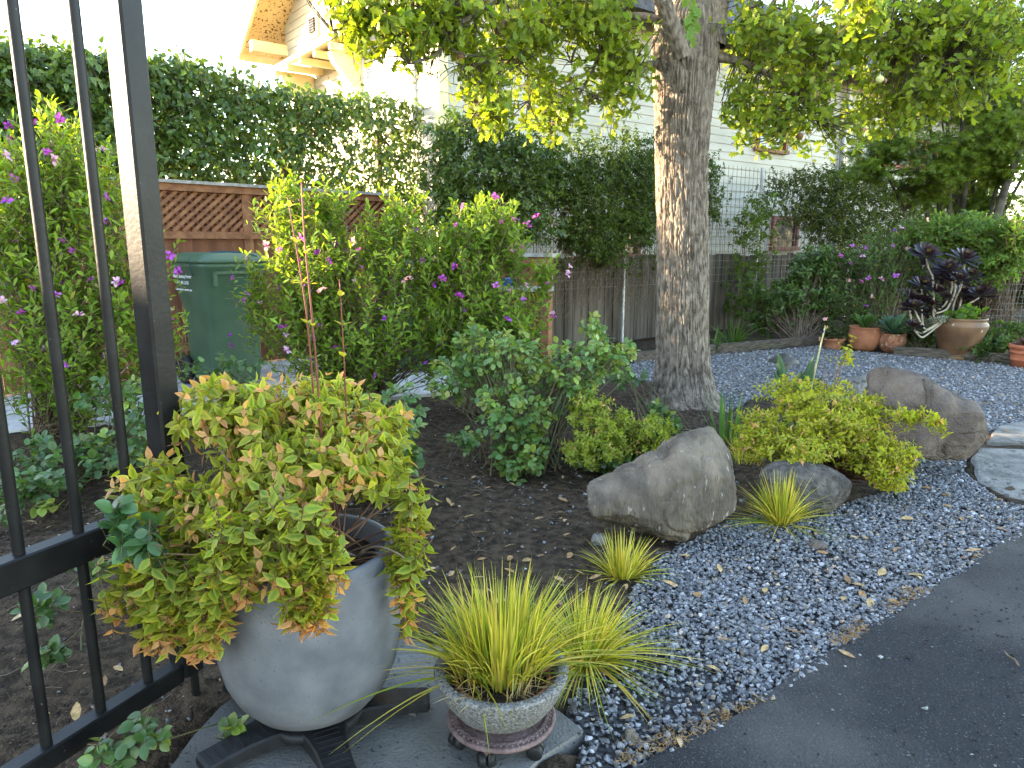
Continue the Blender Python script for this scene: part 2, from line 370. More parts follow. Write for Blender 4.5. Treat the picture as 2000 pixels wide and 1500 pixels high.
cam_d = np.hypot(q[:, 0] - .35, q[:, 1] - 1.75)
keep = ~((edge > .4) & (rng.random(len(q)) < .35)) & ~((cam_d < .35) & (rng.random(len(q)) < .5)); q = q[keep]; zz = zz[keep]
scatter('gravel', np.c_[q, zz], rng.gamma(9, .00098, len(q)) + .003, stone_cols(len(q)), label='loose blue grey crushed stone between the garden bed and the driveway', cat='gravel')
q = sample_poly(court, 26000)
scatter('courtyard_gravel', np.c_[q, rng.random(len(q)) * .012], rng.gamma(8, .0013, len(q)) + .005, stone_cols(len(q)) * 1.15, label='pale grey crushed stone covering the courtyard behind the tree', cat='gravel')
# stones that strayed into the bed next to the gravel
bedpoly = ground_poly([(0, 880), (300, 840), (850, 790), (1200, 770), (1420, 800), (1440, 860), (1500, 930), (1440, 1000), (1300, 1075), (1240, 1140), (1205, 1200), (1140, 1310), (1100, 1390), (860, 1265), (700, 1255), (560, 1290), (430, 1390), (380, 1450), (320, 1512), (-300, 1512), (-400, 900)])
def bedz(P): 
    P = np.asarray(P); i = np.clip(((P[:, 1] - .4) / .045).round().astype(int), 0, n1 - 1); j = np.clip(((P[:, 0] + 6.5) / .045).round().astype(int), 0, n0 - 1)
    return hz.reshape(n1, n0)[i, j]
q = sample_poly(bedpoly, 1500); q = q[np.argsort(((q - np.array([.75, 2.3])) ** 2).sum(1) + rng.random(len(q)) * 2.5)[:420]]
scatter('strayed_gravel', np.c_[q, bedz(q) + .004], rng.gamma(8, .001, len(q)) + .003, stone_cols(len(q)), label='scattered grey stones strayed onto the dark soil near the boulder', cat='gravel')
# mulch: bark chips, flecks and twigs
q = sample_poly(bedpoly, 15000); n = len(q)
c = rng.choice([.016, .03, .055, .11, .32], n, p=[.32, .32, .22, .11, .03])[:, None] * np.array([1.25, .95, .72])
scatter('mulch', np.c_[q, bedz(q) + .002], rng.gamma(4, .0012, n) + .002, np.clip(c, .004, .5), DRY, squash=.45, label='dark crumbly mulch with pale flecks covering the garden bed', cat='mulch')
q = sample_poly(bedpoly, 420); a = rng.random(420) * 6.28; l = rng.uniform(.03, .14, 420)
S = np.c_[q, bedz(q) + .008][:, None] + (np.linspace(-.5, .5, 5)[None, :] * l[:, None])[..., None] * np.c_[np.cos(a), np.sin(a), rng.normal(0, .05, 420)][:, None] + rng.normal(0, .004, (420, 5, 3))
V, F = tubes(S, .0012, .0008); mk('ground_twigs', V, F, mat('dry_twig', (.13, .10, .075), (.24, .2, .15), 20, .9), kind='stuff', label='thin dry twigs scattered over the dark soil', cat='twigs')
# brown catkin litter drifting along the driveway's edge
dl = np.array(ground_poly([(1220, 1508), (1335, 1460), (1445, 1403), (1565, 1328), (1645, 1276), (1705, 1229), (1795, 1174), (1865, 1128), (1990, 1044)]))
k = np.sort(rng.random(1100)) * (len(dl) - 1); i = k.astype(int); q = dl[i] + (dl[np.minimum(i + 1, len(dl) - 1)] - dl[i]) * (k - i)[:, None]; nn = np.array([-.55, .83])
q = q + nn * np.abs(rng.normal(0, .028, 1100))[:, None] + rng.normal(0, .008, (1100, 2)); a = rng.random(1100) * 6.28; l = rng.uniform(.005, .02, 1100)
S = np.c_[q, .02 + rng.random(1100) * .006][:, None] + (np.linspace(-.5, .5, 4)[None, :] * l[:, None])[..., None] * np.c_[np.cos(a), np.sin(a), np.zeros(1100)][:, None] + rng.normal(0, .0025, (1100, 4, 3))
S = S[vnoise(np.c_[S[:, 0, :2] * 7, np.zeros(len(S))], 6) > .3]; V, F = tubes(S, .0011, .0008); mk('catkin_litter', V, F, mat('catkin', (.22, .12, .045), (.36, .22, .09), 30, .9), kind='stuff', label='fine brown catkin litter drifted along the edge of the asphalt', cat='litter')
# dark crumbs on the asphalt
q = np.vstack([rng.normal((1.75, 2.0), (.3, .35), (500, 2)), rng.normal((1.55, 1.5), (.35, .15), (350, 2)), rng.uniform((.5, 1.3), (2.6, 3), (250, 2))]); q = q[inpoly(q, drive)]
scatter('asphalt_crumbs', np.c_[q, np.full(len(q), .018)], rng.gamma(3, .0011, len(q)) + .0012, np.clip(rng.choice([.012, .02, .2], len(q), p=[.6, .37, .03])[:, None] * np.ones(3), 0, 1), label='fine dark crumbs and grit lying on the driveway', cat='grit')
# stray pebbles on the driveway
for px, py, s_ in [(1718, 1286, .013), (1736, 1288, .010), (1680, 1280, .007), (1650, 1303, .007), (1510, 1365, .013), (1495, 1358, .010), (1625, 1389, .008), (1858, 1176, .007), (1820, 1264, .005), (1775, 1478, .008), (1898, 1476, .008), (1805, 1385, .014), (1597, 1414, .006), (1997, 1398, .008)]:
    tv, tf = CHIPS[rng.integers(0, 14)]; p = gp(px, py, .017); cc = stone_cols(1) * 1.3
    mk('pebble', p + tv * s_ + [0, 0, s_ * .35], tf, STONE, col=np.repeat(cc, len(tv), 0), org=p, label='small grey pebble lying loose on the black driveway', cat='pebble', group='stray pebbles on the driveway')
p = gp(1990, 1300, .02); MB().tube([p, p + [.005, .025, .004], p + [.0, .05, .003], p + [.006, .075, .004]], [.0035, .003, .003, .002], 6).build('twig', TWIG, label='short pale twig lying on the black driveway', cat='twig')
# fallen leaves, each one its own
DRYM = []
for k in range(5):
    tv, tf, tw = T_leaf(rng.uniform(.34, .5), .14, rng.uniform(-.25, .25), ((.2, .7), (.5, 1), (.8, .62)))
    b = np.array([[.44, .27, .13], [.36, .21, .10], [.50, .35, .20], [.28, .16, .08], [.42, .28, .13]][k]); cc = np.tile(b, (len(tv), 1)) * (1 - .15 * tw[:, None])
    DRYM.append(make_mesh('fallen_leaf', tv, tf, DRY, True, cc))
leafpx = [(818, 1255), (620, 1285)]
leafspots = [(1495, 1147), (1240, 1398), (1495, 1372), (1618, 1082), (1430, 1118), (1660, 1047), (1690, 1048), (1750, 1060), (1785, 1013), (1595, 1040), (1408, 1118), (1325, 1145), (1355, 1157), (1800, 1132), (1808, 1125), (1763, 1150), (1757, 1178), (1678, 1153), (1700, 1168), (1690, 1146), (1730, 1112), (1745, 1077), (1455, 1180), (1425, 1248), (1620, 1247), (1637, 1268), (1650, 1165), (1660, 1140), (1560, 1010), (1520, 1060), (1884, 1075), (1945, 1030), (1960, 975), (1700, 1010), (1650, 1000), (1840, 985), (1860, 970), (1900, 1010), (1935, 985), (1330, 1460), (1500, 1260), (1565, 1235), (1380, 1300), (1880, 1010), (1820, 955), (1770, 990)]
bedspots = [(1010, 1063), (1047, 1085), (1108, 1090), (1122, 1112), (985, 1110), (945, 1000), (1098, 1010), (1255, 1003), (1290, 1005), (1340, 1088), (1040, 950), (1062, 1010), (1000, 1085), (950, 1090), (1150, 1130), (1225, 1140), (880, 1075), (150, 1410), (60, 1195), (65, 1385), (80, 1290), (240, 1310), (195, 1375), (205, 1340), (50, 1018), (90, 1032), (240, 1480), (395, 1450), (130, 1075), (1180, 1320), (1325, 1085), (930, 930), (905, 1010), (1160, 960), (880, 985)]
bedspots += [(int(x), int(y)) for x, y in zip(rng.uniform(830, 1180, 26), rng.uniform(930, 1180, 26))]
courtspots = [(1920, 790), (1965, 815), (1990, 790), (1830, 740), (1880, 745), (1935, 810), (1700, 770), (1560, 745), (1600, 720), (1800, 775), (1975, 845), (1650, 740)]
for spots, z0, lab, grp, big in ((leafspots, .022, 'fallen tan oak leaf curled on the blue grey gravel', 'dry leaves on the gravel strip', 1), (bedspots, .018, 'fallen tan oak leaf lying on the dark soil', 'dry leaves on the garden bed', .9), (courtspots, .02, 'fallen tan leaf lying on the courtyard gravel', 'dry leaves on the courtyard', 1)):
    for px, py in spots:
        p = gp(px, py, z0); s_ = rng.uniform(.042, .068) * big
        M = Matrix.Translation(Vector(p)) @ Matrix.Rotation(rng.random() * 6.28, 4, 'Z') @ Matrix.Rotation(rng.normal(0, .18), 4, 'X') @ Matrix.Rotation(rng.normal(0, .25), 4, 'Y') @ Matrix.Scale(s_, 4)
        setp(inst('fallen_leaf', DRYM[rng.integers(0, 5)], None, M), lab, 'leaf', grp)
# flagstones at the right
FLAG = mat('flagstone', (.12, .114, .102), (.21, .2, .182), 6, .9, .2, bump=.8, bscale=30, c3=(.09, .08, .07), s3=18, t3=.62)
for poly, lab in (([(1925, 865), (1950, 835), (2010, 822), (2110, 826), (2180, 868), (2060, 872), (1985, 868)], 'pale grey flagstone furthest from the driveway'), ([(1898, 905), (1915, 878), (1985, 880), (2060, 884), (2190, 882), (2260, 930), (2120, 985), (2010, 980), (1960, 972), (1915, 945)], 'broad pale grey flagstone beside the large boulder')):
    P_ = wobble([gp(x, y)[:2] for x, y in poly], .015, .06, 4); b = MB(); n = len(P_); c = P_.mean(0)
    V = [(p[0], p[1], -.03) for p in P_] + [(p[0], p[1], .012) for p in P_] + [(*(c + (p - c) * .96), .018) for p in P_] + [(c[0], c[1], .018)]
    F = [(i, (i + 1) % n, n + (i + 1) % n, n + i) for i in range(n)] + [(n + i, n + (i + 1) % n, 2 * n + (i + 1) % n, 2 * n + i) for i in range(n)] + [(2 * n + i, 2 * n + (i + 1) % n, 3 * n) for i in range(n)]
    b.add(V, F); b.build('flagstone', FLAG, label=lab, cat='flagstone')
# timber edging round the courtyard
TIMB = mat('edging_timber', (.05, .04, .032), (.12, .10, .08), 12, .9, .2, bump=.5, bscale=40, stretch=(1, 1, 6))
for a, b_, lab in (((1235, 708), (1395, 690), 'weathered timber edging board between the oak and the wooden fence'), ((1395, 690), (1600, 672), 'weathered timber edging board in front of the grey plank fence'), ((1745, 694), (2120, 722), 'low dark timber edging board behind the large urn pot')):
    p, q_ = gp(*a), gp(*b_); d = norm(q_ - p); L_ = np.linalg.norm(q_ - p)
    MB().box((p + q_) / 2 + [0, 0, .035], (L_, .045, .15), d, np.cross([0, 0, 1], d)).build('timber_edging', TIMB, label=lab, cat='edging')
# ------------------------------------------------------------------ house
u = np.array([.788, .616, 0]); v = np.array([-.616, .788, 0]); HC = np.array([-.88, 9.4, 0]); EAVE = 5.0; HW = 4.95; HL = 17.; RISE = 1.6
SID = mat('cream_siding', (.37, .345, .275), (.45, .42, .34), 1.2, .6, .35, bump=.15, bscale=30, stretch=(1, 1, 3))
TRIM = mat('cream_trim', (.62, .50, .27), (.68, .57, .34), 4, .55, .4)
SOFF = mat('peeling_soffit', (.55, .40, .20), (.60, .46, .25), 3, .8, .2, c3=(.14, .075, .035), s3=22, t3=.57, bump=.4, bscale=30)
WHT = mat('white_trim', (.70, .70, .68), (.75, .75, .73), 4, .5, .4)
REDF = mat('red_window_frame', (.17, .045, .028), (.24, .07, .04), 8, .6, .3)
GLS = mat('window_glass', (.03, .035, .04), rough=.08, spec=.6)
SHING = mat('shingle', (.045, .045, .05), (.09, .09, .10), 14, .9, .2, bump=.6, bscale=60)
house = thing('house', 'two storey cream clapboard house with a gable behind the vines', 'house', HC)
EX = .132
def board(p0, p1, z, n):
    b = MB(); a = np.array([*p0[:2], z]); c = np.array([*p1[:2], z]); up_ = np.array([0, 0, EX + .02])
    b.add([a, a + n * .022, a + up_ + n * .006, a + up_, c, c + n * .022, c + up_ + n * .006, c + up_], [(0, 1, 2, 3), (7, 6, 5, 4), (1, 0, 4, 5), (2, 1, 5, 6), (3, 2, 6, 7), (0, 3, 7, 4)])
    b.build('siding_board', SID, house)
MB().prism([HC, HC + u * HL, HC + u * HL + v * HW, HC + v * HW], (0, 0, EAVE)).build('wall', SID, house)
ap = HC + v * HW / 2
MB().prism([HC + [0, 0, EAVE], HC + v * HW + [0, 0, EAVE], ap + [0, 0, EAVE + RISE]], u * HL).build('gable_wall', SID, house)
nb = int((EAVE - .1) / EX)
for i in range(nb): board(HC, HC + u * HL, .1 + i * EX, -v)
for i in range(int((EAVE + RISE - .2) / EX)):
    z = .1 + i * EX; k = max(0, (z + EX - EAVE) / RISE) * HW / 2
    if k < HW / 2 - .1: board(HC + v * k, HC + v * (HW - k), z, -u)
MB().box(HC + [0, 0, EAVE / 2] - u * .015 - v * .015, (.13, .13, EAVE), u, v).build('corner_board', TRIM, house)
ov = .62
roof = None
for s_ in (0, 1):
    e = HC + v * (-ov if s_ == 0 else HW + ov) + [0, 0, EAVE - ov * RISE / (HW / 2)]; r_ = ap + [0, 0, EAVE + RISE]
    nrm = norm(np.cross(u, r_ - e)); nrm = nrm if nrm[2] > 0 else -nrm
    b = MB().prism([e - u * ov + nrm * .04, e + u * (HL + .4) + nrm * .04, r_ + u * (HL + .4) + nrm * .04, r_ - u * ov + nrm * .04], nrm * .07); b.build('roof_slope', SHING, house)
    MB().prism([e - u * ov, e + u * (HL + .4), r_ + u * (HL + .4), r_ - u * ov], nrm * .038).build('soffit', SOFF, house)
    dd = norm(r_ - e)
    MB().prism([e - u * (ov + .05) - nrm * .14, r_ - u * (ov + .05) - nrm * .14, r_ - u * (ov + .05) + nrm * .09, e - u * (ov + .05) + nrm * .09], u * .048).build('rake_board', TRIM, house)
    MB().prism([e - u * ov + v * (-.03 if s_ == 0 else .03) - [0, 0, .12], e + u * (HL + .4) + v * (-.03 if s_ == 0 else .03) - [0, 0, .12], e + u * (HL + .4) + v * (-.03 if s_ == 0 else .03) + [0, 0, .09], e - u * ov + v * (-.03 if s_ == 0 else .03) + [0, 0, .09]], v * (-.03 if s_ == 0 else .03)).build('fascia', TRIM if s_ else SHING, house)
ez = EAVE - ov * RISE / (HW / 2)
def wall_rect(x0, y0, x1, y1, n, dirv):                 # pixel rectangle -> centre, width, height on a wall
    a = hit(x0, y0, HC, n); b = hit(x1, y1, HC, n); c = hit((x0 + x1) / 2, (y0 + y1) / 2, HC, n)
    return c, abs((b - a) @ dirv), abs(hit((x0 + x1) / 2, y0, HC, n)[2] - hit((x0 + x1) / 2, y1, HC, n)[2])
def window(c, wd, ht, dirv, n, fr, bars=0, blind=False, sill=None, fw=.07):
    wn_ = MB()
    for s_ in (-1, 1): wn_.box(c + dirv * s_ * (wd / 2) + n * .04, (fw, .08, ht + fw), dirv, n)
    wn_.box(c + n * .042 + [0, 0, ht / 2], (wd + fw, .08, fw), dirv, n); wn_.box(c + n * .05 - [0, 0, ht / 2], (wd + fw * 1.6, .11, fw), dirv, n)
    for k in range(bars): wn_.box(c + n * .035 + dirv * wd * ((k + 1) / (bars + 1) - .5), (fw * .9, .06, ht), dirv, n)
    o = wn_.build('window_frame', fr, house)
    MB().box(c + n * .022, (wd, .012, ht), dirv, n).build('pane', GLS, o)
    if blind:
        k = 0; z = -ht / 2 + .03
        while z < ht / 2 - .03:
            MB().box(c + n * .036 + [0, 0, z], (wd - .08, .012, .026), dirv, n).build('blind_slat', WHT, o); z += .034; k += 1
            if k > 60: break
c, wd, ht = wall_rect(752, 95, 812, 222, -u, v); window(c, wd, ht + .4, v, -u, WHT, 0, True)
c, wd, ht = wall_rect(718, 118, 742, 222, -u, v); window(c, wd, ht + .2, v, -u, WHT, 0, True)
c, wd, ht = wall_rect(1480, 205, 1530, 296, -v, u); window(c, wd, ht, u, -v, REDF)
c, wd, ht = wall_rect(1684, 268, 1826, 326, -v, u); window(c, wd, ht, u, -v, REDF, 5)
c, wd, ht = wall_rect(1508, 426, 1550, 486, -v, u); window(c, wd, ht, u, -v, REDF, 0)
c, wd, ht = wall_rect(1170, 432, 1242, 500, -v, u); window(c, wd, ht, u, -v, REDF, 1)
# louvred vent in the gable
c, wd, ht = wall_rect(611, 36, 623, 66, -u, v); b = MB()
vent = b.box(c - u * .03, (wd + .14, .05, ht + .14), v, u).build('gable_vent', TRIM, house)
for k in range(6): MB().box(c - u * .075 + [0, 0, (k - 2.5) * ht / 6], (wd, .03, ht / 9), v, u).build('louvre', SHING, vent)
# small bracketed pent roof over the gable window
a, b_ = hit(600, 138, HC, -u), hit(728, 106, HC, -u); z = (a[2] + b_[2]) / 2; a[2] = b_[2] = z; m_ = (a + b_) / 2; L_ = np.linalg.norm(b_ - a)
MB().prism([a + [0, 0, .28], b_ + [0, 0, .28], b_ - u * .62, a - u * .62], (0, 0, .06)).build('pent_roof', TRIM, house)
for k in np.linspace(-.45, .45, 5): MB().box(m_ + v * L_ * k - u * .3 - [0, 0, .05], (.07, .6, .09), v, u).build('rafter_tail', TRIM, house)
for k in (-.4, .4):
    p = m_ + v * L_ * k
    MB().prism([p - v * .06 - u * .02 - [0, 0, .05], p - v * .06 - u * .56 - [0, 0, .1], p - v * .06 - u * .5 - [0, 0, .24], p - v * .06 - u * .02 - [0, 0, .75]], v * .12).build('bracket', TRIM, house)
p = HC + v * (HW - .02) + [0, 0, ez]; MB().box(p - u * .32 + [0, 0, -.02], (.14, .62, .17), v, u).build('bracket', TRIM, house)
# downpipe with its bend
pt = hit(1641, 250, HC, -v); MB().tube([pt - v * .12 + [0, 0, 1.6], pt - v * .12 + [0, 0, .1], pt - v * .09 - [0, 0, .15], pt - v * .09 - [0, 0, 3]], .055, 8).build('downpipe', mat('zinc_pipe', (.22, .22, .21), (.3, .3, .29), 8, .5, .5, .4), house)
MB().box(hit(1653, 250, HC, -v) - v * .02 + [0, 0, -1.0], (.11, .05, 5.6), u, v).build('corner_board', TRIM, house)
# added building, unseen at the left, placed so its roof shades the foreground
shade_bld = thing('added_shade_building', 'low grey garage building beyond the lattice fence', 'building', (-14.5, -3, 0))
MB().box((-14.5, -3.3, 1.55), (3, 13.7, 3.1)).build('wall', SID, shade_bld)
MB().box((-14.5, 4.3, 2.2), (3.2, 1.4, 4.4)).build('tall_shade_block', SID, shade_bld)  # taller end and its roof, added to keep the brown boulder in shade
MB().prism([(-16.3, 3.4, 4.4), (-12.7, 3.4, 4.4), (-14.5, 3.4, 5.35)], (0, 1.75, 0)).build('shade_block_roof', SHING, shade_bld)
MB().prism([(-16.3, -10.3, 3.1), (-12.7, -10.3, 3.1), (-14.5, -10.3, 4.6)], (0, 13.7, 0)).build('roof', SHING, shade_bld)
# ------------------------------------------------------------------ fences
RED = mat('redwood', (.11, .040, .020), (.20, .078, .038), 7, .75, .3, bump=.35, bscale=25, stretch=(1, 1, .12))
REDL = mat('redwood_rail', (.16, .065, .032), (.26, .115, .055), 9, .75, .3, bump=.3, bscale=30)
CAP = mat('weathered_cap', (.22, .21, .19), (.34, .33, .31), 14, .9, .2, bump=.4, bscale=50)
GREYW = mat('grey_board', (.05, .040, .031), (.125, .102, .08), 9, .9, .2, bump=.6, bscale=30, stretch=(1, 1, .08))
fen = thing('lattice_fence', 'reddish brown board fence with a diagonal lattice top and grey cap', 'fence', FA)
f0, f1 = -5.5, float(np.linalg.norm(FB - FA)); HT = 1.9
def fpt(s_, z, off=0): return FA + FD * s_ + FN * off + [0, 0, z]
MB().box(fpt((f0 + f1) / 2, HT - .015, 0), (f1 - f0, .16, .03), FD, FN).build('cap', CAP, fen)
for z, h_ in ((HT - .065, .07), (HT - .52, .07), (.28, .09)): MB().box(fpt((f0 + f1) / 2, z, .028), (f1 - f0, .045, h_), FD, FN).build('rail', REDL, fen)
s_ = f0; bw = .142
while s_ < f1: 
    MB().box(fpt(s_ + bw / 2, .69, rng.normal(0, .0015)), (bw - .006, .02, 1.32), FD, FN).build('plank', RED, fen); s_ += bw
MB().box(fpt((f0 + f1) / 2, HT - .29, -.035), (f1 - f0, .012, .44), FD, FN).build('lattice_backing', RED, fen)
zl, zh = HT - .485, HT - .10
for lay, sg in ((.012, 1), (-.008, -1)):
    s_ = f0
    while s_ < f1 - .4:
        a, b_ = fpt(s_, zl if sg > 0 else zh, lay), fpt(s_ + .46, zh if sg > 0 else zl, lay); d = norm(b_ - a)
        MB().box((a + b_) / 2, (np.linalg.norm(b_ - a), .012, .034), d, FN, np.cross(d, FN)).build('lattice_slat', REDL if sg > 0 else RED, fen); s_ += .098
for s_ in (f1 + .02, f1 - 1.85, f1 - 3.7, f1 - 5.5, f0): MB().box(fpt(s_, .93, -.02), (.1, .1, 1.84), FD, FN).build('post', REDL, fen)
# low board screen with a ledge
S0, S1 = np.array([-.62, 7.75, 0]), gp(1078, 727); SD = norm(S1 - S0); SN = np.array([SD[1], -SD[0], 0]); SL = np.linalg.norm(S1 - S0)
scr = thing('board_screen', 'low reddish board screen with a grey cap beside the vine fence', 'screen', S0)
MB().box(S0 + SD * SL / 2 + [0, 0, 1.185], (SL + .06, .17, .035), SD, SN).build('cap', CAP, scr)
MB().box(S0 + SD * SL / 2 + SN * .028 + [0, 0, 1.12], (SL, .04, .085), SD, SN).build('rail', REDL, scr)
k = 0
while k * .13 < SL - .05: MB().box(S0 + SD * (k * .13 + .065) + [0, 0, .58], (.124, .022, 1.16), SD, SN).build('plank', RED, scr); k += 1
MB().box(S0 + SD * (SL - .04) + SN * .06 + [0, 0, .42], (.09, .09, .83), SD, SN).build('post', REDL, scr)
MB().box(S0 + SD * SL / 2 + SN * .13 + [0, 0, .855], (SL + .04, .22, .045), SD, SN).build('ledge', CAP, scr)
tubp = S0 + SD * (SL - .42) + SN * .14 + [0, 0, .879]; BLUE = mat('blue_plastic', (.02, .13, .42), (.03, .16, .46), 5, .4, .5)
tb = thing('plastic_tub', 'small blue plastic tub on the ledge of the board screen', 'tub', tubp)
MB().lathe([(0, 0), (.06, 0), (.075, .07), (.082, .07), (.082, .076), (.07, .076), (.056, .01), (0, .01)], tubp, 20).build('bowl', BLUE, tb, True)
# grey plank fence with wire mesh above
GA = np.array([1.45, 9.55, 0]); GD = norm([.80, .60, 0]); GN = np.array([GD[1], -GD[0], 0])
pf = thing('plank_fence', 'old grey vertical plank fence behind the oak trunk', 'fence', GA)
s_ = -1.7
while s_ < 9:
    wd = rng.uniform(.13, .15); h_ = 1.14 + rng.normal(0, .015)
    MB().box(GA + GD * (s_ + wd / 2) + GN * rng.normal(0, .006) + [0, 0, h_ / 2], (wd - .008, .02, h_), norm(GD + [0, 0, rng.normal(0, .004)]), GN).build('plank', GREYW, pf); s_ += wd
for z in (.25, .95): MB().box(GA + GD * 3.65 - GN * .04 + [0, 0, z], (10.7, .05, .09), GD, GN).build('rail', GREYW, pf)
PIPE = mat('galvanised_pipe', (.36, .37, .37), (.5, .51, .51), 20, .45, .5, .7)
WIRE = mat('mesh_wire', (.14, .14, .13), (.2, .2, .19), 20, .5, .5, .6)
wf = thing('wire_mesh_fence', 'tall galvanised wire mesh panels on pipe posts above the plank fence', 'fence', GA + GN * .1)
for s_ in (-1.3, -.05, 2.85, 5.6, 8.4):
    p = GA + GD * s_ + GN * .1; MB().tube([p, p + [0, 0, 1.2], p + [0, 0, 2.42]], .024, 8).build('post', PIPE, wf)
def wire_panel(s0, s1, z0, z1, stp=.1):
    b = MB(); z = z0
    while z < z1 + .01: b.box(GA + GD * (s0 + s1) / 2 + GN * .135 + [0, 0, z], (s1 - s0, .0045, .0045), GD, GN); z += stp
    x = s0
    while x < s1: b.box(GA + GD * x + GN * .14 + [0, 0, (z0 + z1) / 2], (.0045, .0045, z1 - z0), GD, GN); x += stp
    b.build('mesh_panel', WIRE, wf)
for s0, s1 in ((-1.9, -.08), (-.02, 2.82), (2.88, 5.57), (5.63, 8.9)): wire_panel(s0, s1, .75, 2.4)
# wire fence far right behind the urn
p0 = at(1895, 560, 11.5); wf2 = thing('wire_fence', 'dark wire grid fence in the shade behind the large urn', 'fence', (p0[0], p0[1], 0)); b = MB()
for k in range(26): b.box((p0[0] + k * .11, p0[1] - k * .02, .65), (.004, .004, 1.3))
for k in range(13): b.box((p0[0] + 1.37, p0[1] - .25, .06 + k * .1), (2.8, .004, .004), norm([1, -.18, 0]), norm([.18, 1, 0]))
b.build('mesh_panel', WIRE, wf2)
for k in (0, 1, 2): MB().tube([(p0[0] + k * 1.35, p0[1] - k * .245, 0), (p0[0] + k * 1.35, p0[1] - k * .245, 1.4)], .02, 6).build('post', PIPE, wf2)
# ------------------------------------------------------------------ steel gate
IRON = mat('black_steel', (.007, .007, .007), (.012, .012, .012), 12, .42, .22, bump=.05, bscale=80, c3=(.10, .09, .08), s3=120, t3=.74)
g1 = np.array([-.93, 1.84, 0]); gd = norm(np.array([.417, .909, 0])); gn = np.array([gd[1], -gd[0], 0])
gate = thing('steel_gate', 'open black steel gate with round bars and square stile', 'gate', g1 - gd * 1.75)
def bar_box(b, c, size, X, Y, bv=.006):
    """square tube with chamfered long edges, long axis Z"""
    c, X, Y = map(np.asarray, (c, X, Y)); Z = np.cross(X, Y); a, b2 = size[0] / 2, size[1] / 2
    pts = [(-a + bv, -b2), (a - bv, -b2), (a, -b2 + bv), (a, b2 - bv), (a - bv, b2), (-a + bv, b2), (-a, b2 - bv), (-a, -b2 + bv)]
    return b.prism([c + X * x + Y * y - Z * size[2] / 2 for x, y in pts], Z * size[2])
bar_box(MB(), g1 + [0, 0, 1.27], (.066, .066, 2.34), gd, gn).build('stile', IRON, gate)
for z, h_ in ((.115, .055), (.585, .075), (2.38, .06)):
    b = MB(); L_ = 1.70; c = g1 - gd * (L_ / 2 + .034) + [0, 0, z]
    bar_box(b, c, (.05, h_, L_), gn, np.array([0, 0, 1.]), .005) if False else b.prism([c - gd * L_ / 2 + gn * x + np.array([0, 0, y]) for x, y in ((-.025, -h_ / 2), (.021, -h_ / 2), (.025, -h_ / 2 + .004), (.025, h_ / 2 - .004), (.021, h_ / 2), (-.021, h_ / 2), (-.025, h_ / 2 - .004))], gd * L_)
    b.build('rail', IRON, gate)
for k in range(12):
    p = g1 - gd * (.125 + .137 * k)
    MB().tube([p + [0, 0, .1425], p + [0, 0, .547]], .0125, 14, False).build('bar', IRON, gate, True)
    MB().tube([p + [0, 0, .623], p + [0, 0, 2.35]], .0125, 14, False).build('bar', IRON, gate, True)
bar_box(MB(), g1 - gd * 1.78 + [0, 0, 1.22], (.08, .08, 2.44), gd, gn).build('hinge_post', IRON, gate)
MB().tube([g1 + gd * .02 + [0, 0, .1], g1 + gd * .02 + [0, 0, .0]], .012, 8).build('drop_rod', IRON, gate)
# power line
a, b_ = at(-200, 27, 40), at(330, -18, 44); MB().tube([a, (a + b_) / 2 - [0, 0, .05], b_], .014, 4).build('power_line', mat('cable', (.02, .02, .02)), label='thin dark overhead cable crossing the sky', cat='cable')
# ------------------------------------------------------------------ oak tree
BARK = mat('oak_bark', (.10, .08, .062), (.26, .215, .172), 30, .95, .15, bump=.5, bscale=120, stretch=(1, 1, .4), lo=.36, hi=.66)
oak = thing('oak_tree', 'large oak with deeply furrowed grey bark and lobed leaves', 'tree', gp(1335, 790))
def bark_tube(P, r, nu=96, nv=120, amp=.02, seed=0, flare=0):
    P = np.asarray(P, float); k = np.linspace(0, 1, len(P)); t = np.linspace(0, 1, nv)
    C = np.stack([np.interp(t, k, P[:, i]) for i in range(3)], 1); R_ = np.interp(t, k, r)
    for _ in range(6): C[1:-1] = (C[:-2] + 2 * C[1:-1] + C[2:]) / 4; R_[1:-1] = (R_[:-2] + 2 * R_[1:-1] + R_[2:]) / 4
    T = norm(np.gradient(C, axis=0)); x = norm(np.cross(T, [0, 1, .01])); y = np.cross(T, x); a = np.arange(nu) * 2 * math.pi / nu
    dirs = x[:, None] * np.cos(a)[None, :, None] + y[:, None] * np.sin(a)[None, :, None]
    ln = np.cumsum(np.r_[0, np.linalg.norm(np.diff(C, axis=0), axis=1)])
    rm = R_.mean(); Q = np.stack([np.cos(a)[None] * 5.5 * rm / .2 + 0 * t[:, None], np.sin(a)[None] * 5.5 * rm / .2 + 0 * t[:, None], ln[:, None] * 4.5 + 0 * a[None]], -1).reshape(-1, 3)
    Q = Q + .5 * np.c_[vnoise(Q * .7, 3), vnoise(Q * .7, 4), np.zeros(len(Q))]
    v1 = vnoise(Q * np.array([2.1, 2.1, 1.5]), seed); v2 = vnoise(Q * np.array([3.7, 3.7, 4.5]), seed + 1); n = .55 - 1.5 * np.exp(-(v1 / .2) ** 2) - .6 * np.exp(-(v2 / .16) ** 2) + .3 * vnoise(Q * 9, seed + 4) + .5 * vnoise(Q * .35, seed + 2)
    n = n.reshape(nv, nu); lob = 1 + flare * np.maximum(0, 1 - t * 6)[:, None] ** 2 * (.5 + .5 * np.cos(5 * a + 1)[None])
    V = C[:, None] + dirs * (R_[:, None] * lob + amp * n * np.minimum(1, R_ / .15)[:, None])[..., None]
    b = np.arange(nv * nu).reshape(nv, nu); F = np.stack([b[:-1], np.roll(b[:-1], -1, 1), np.roll(b[1:], -1, 1), b[1:]], -1).reshape(-1, 4)
    return V.reshape(-1, 3), F
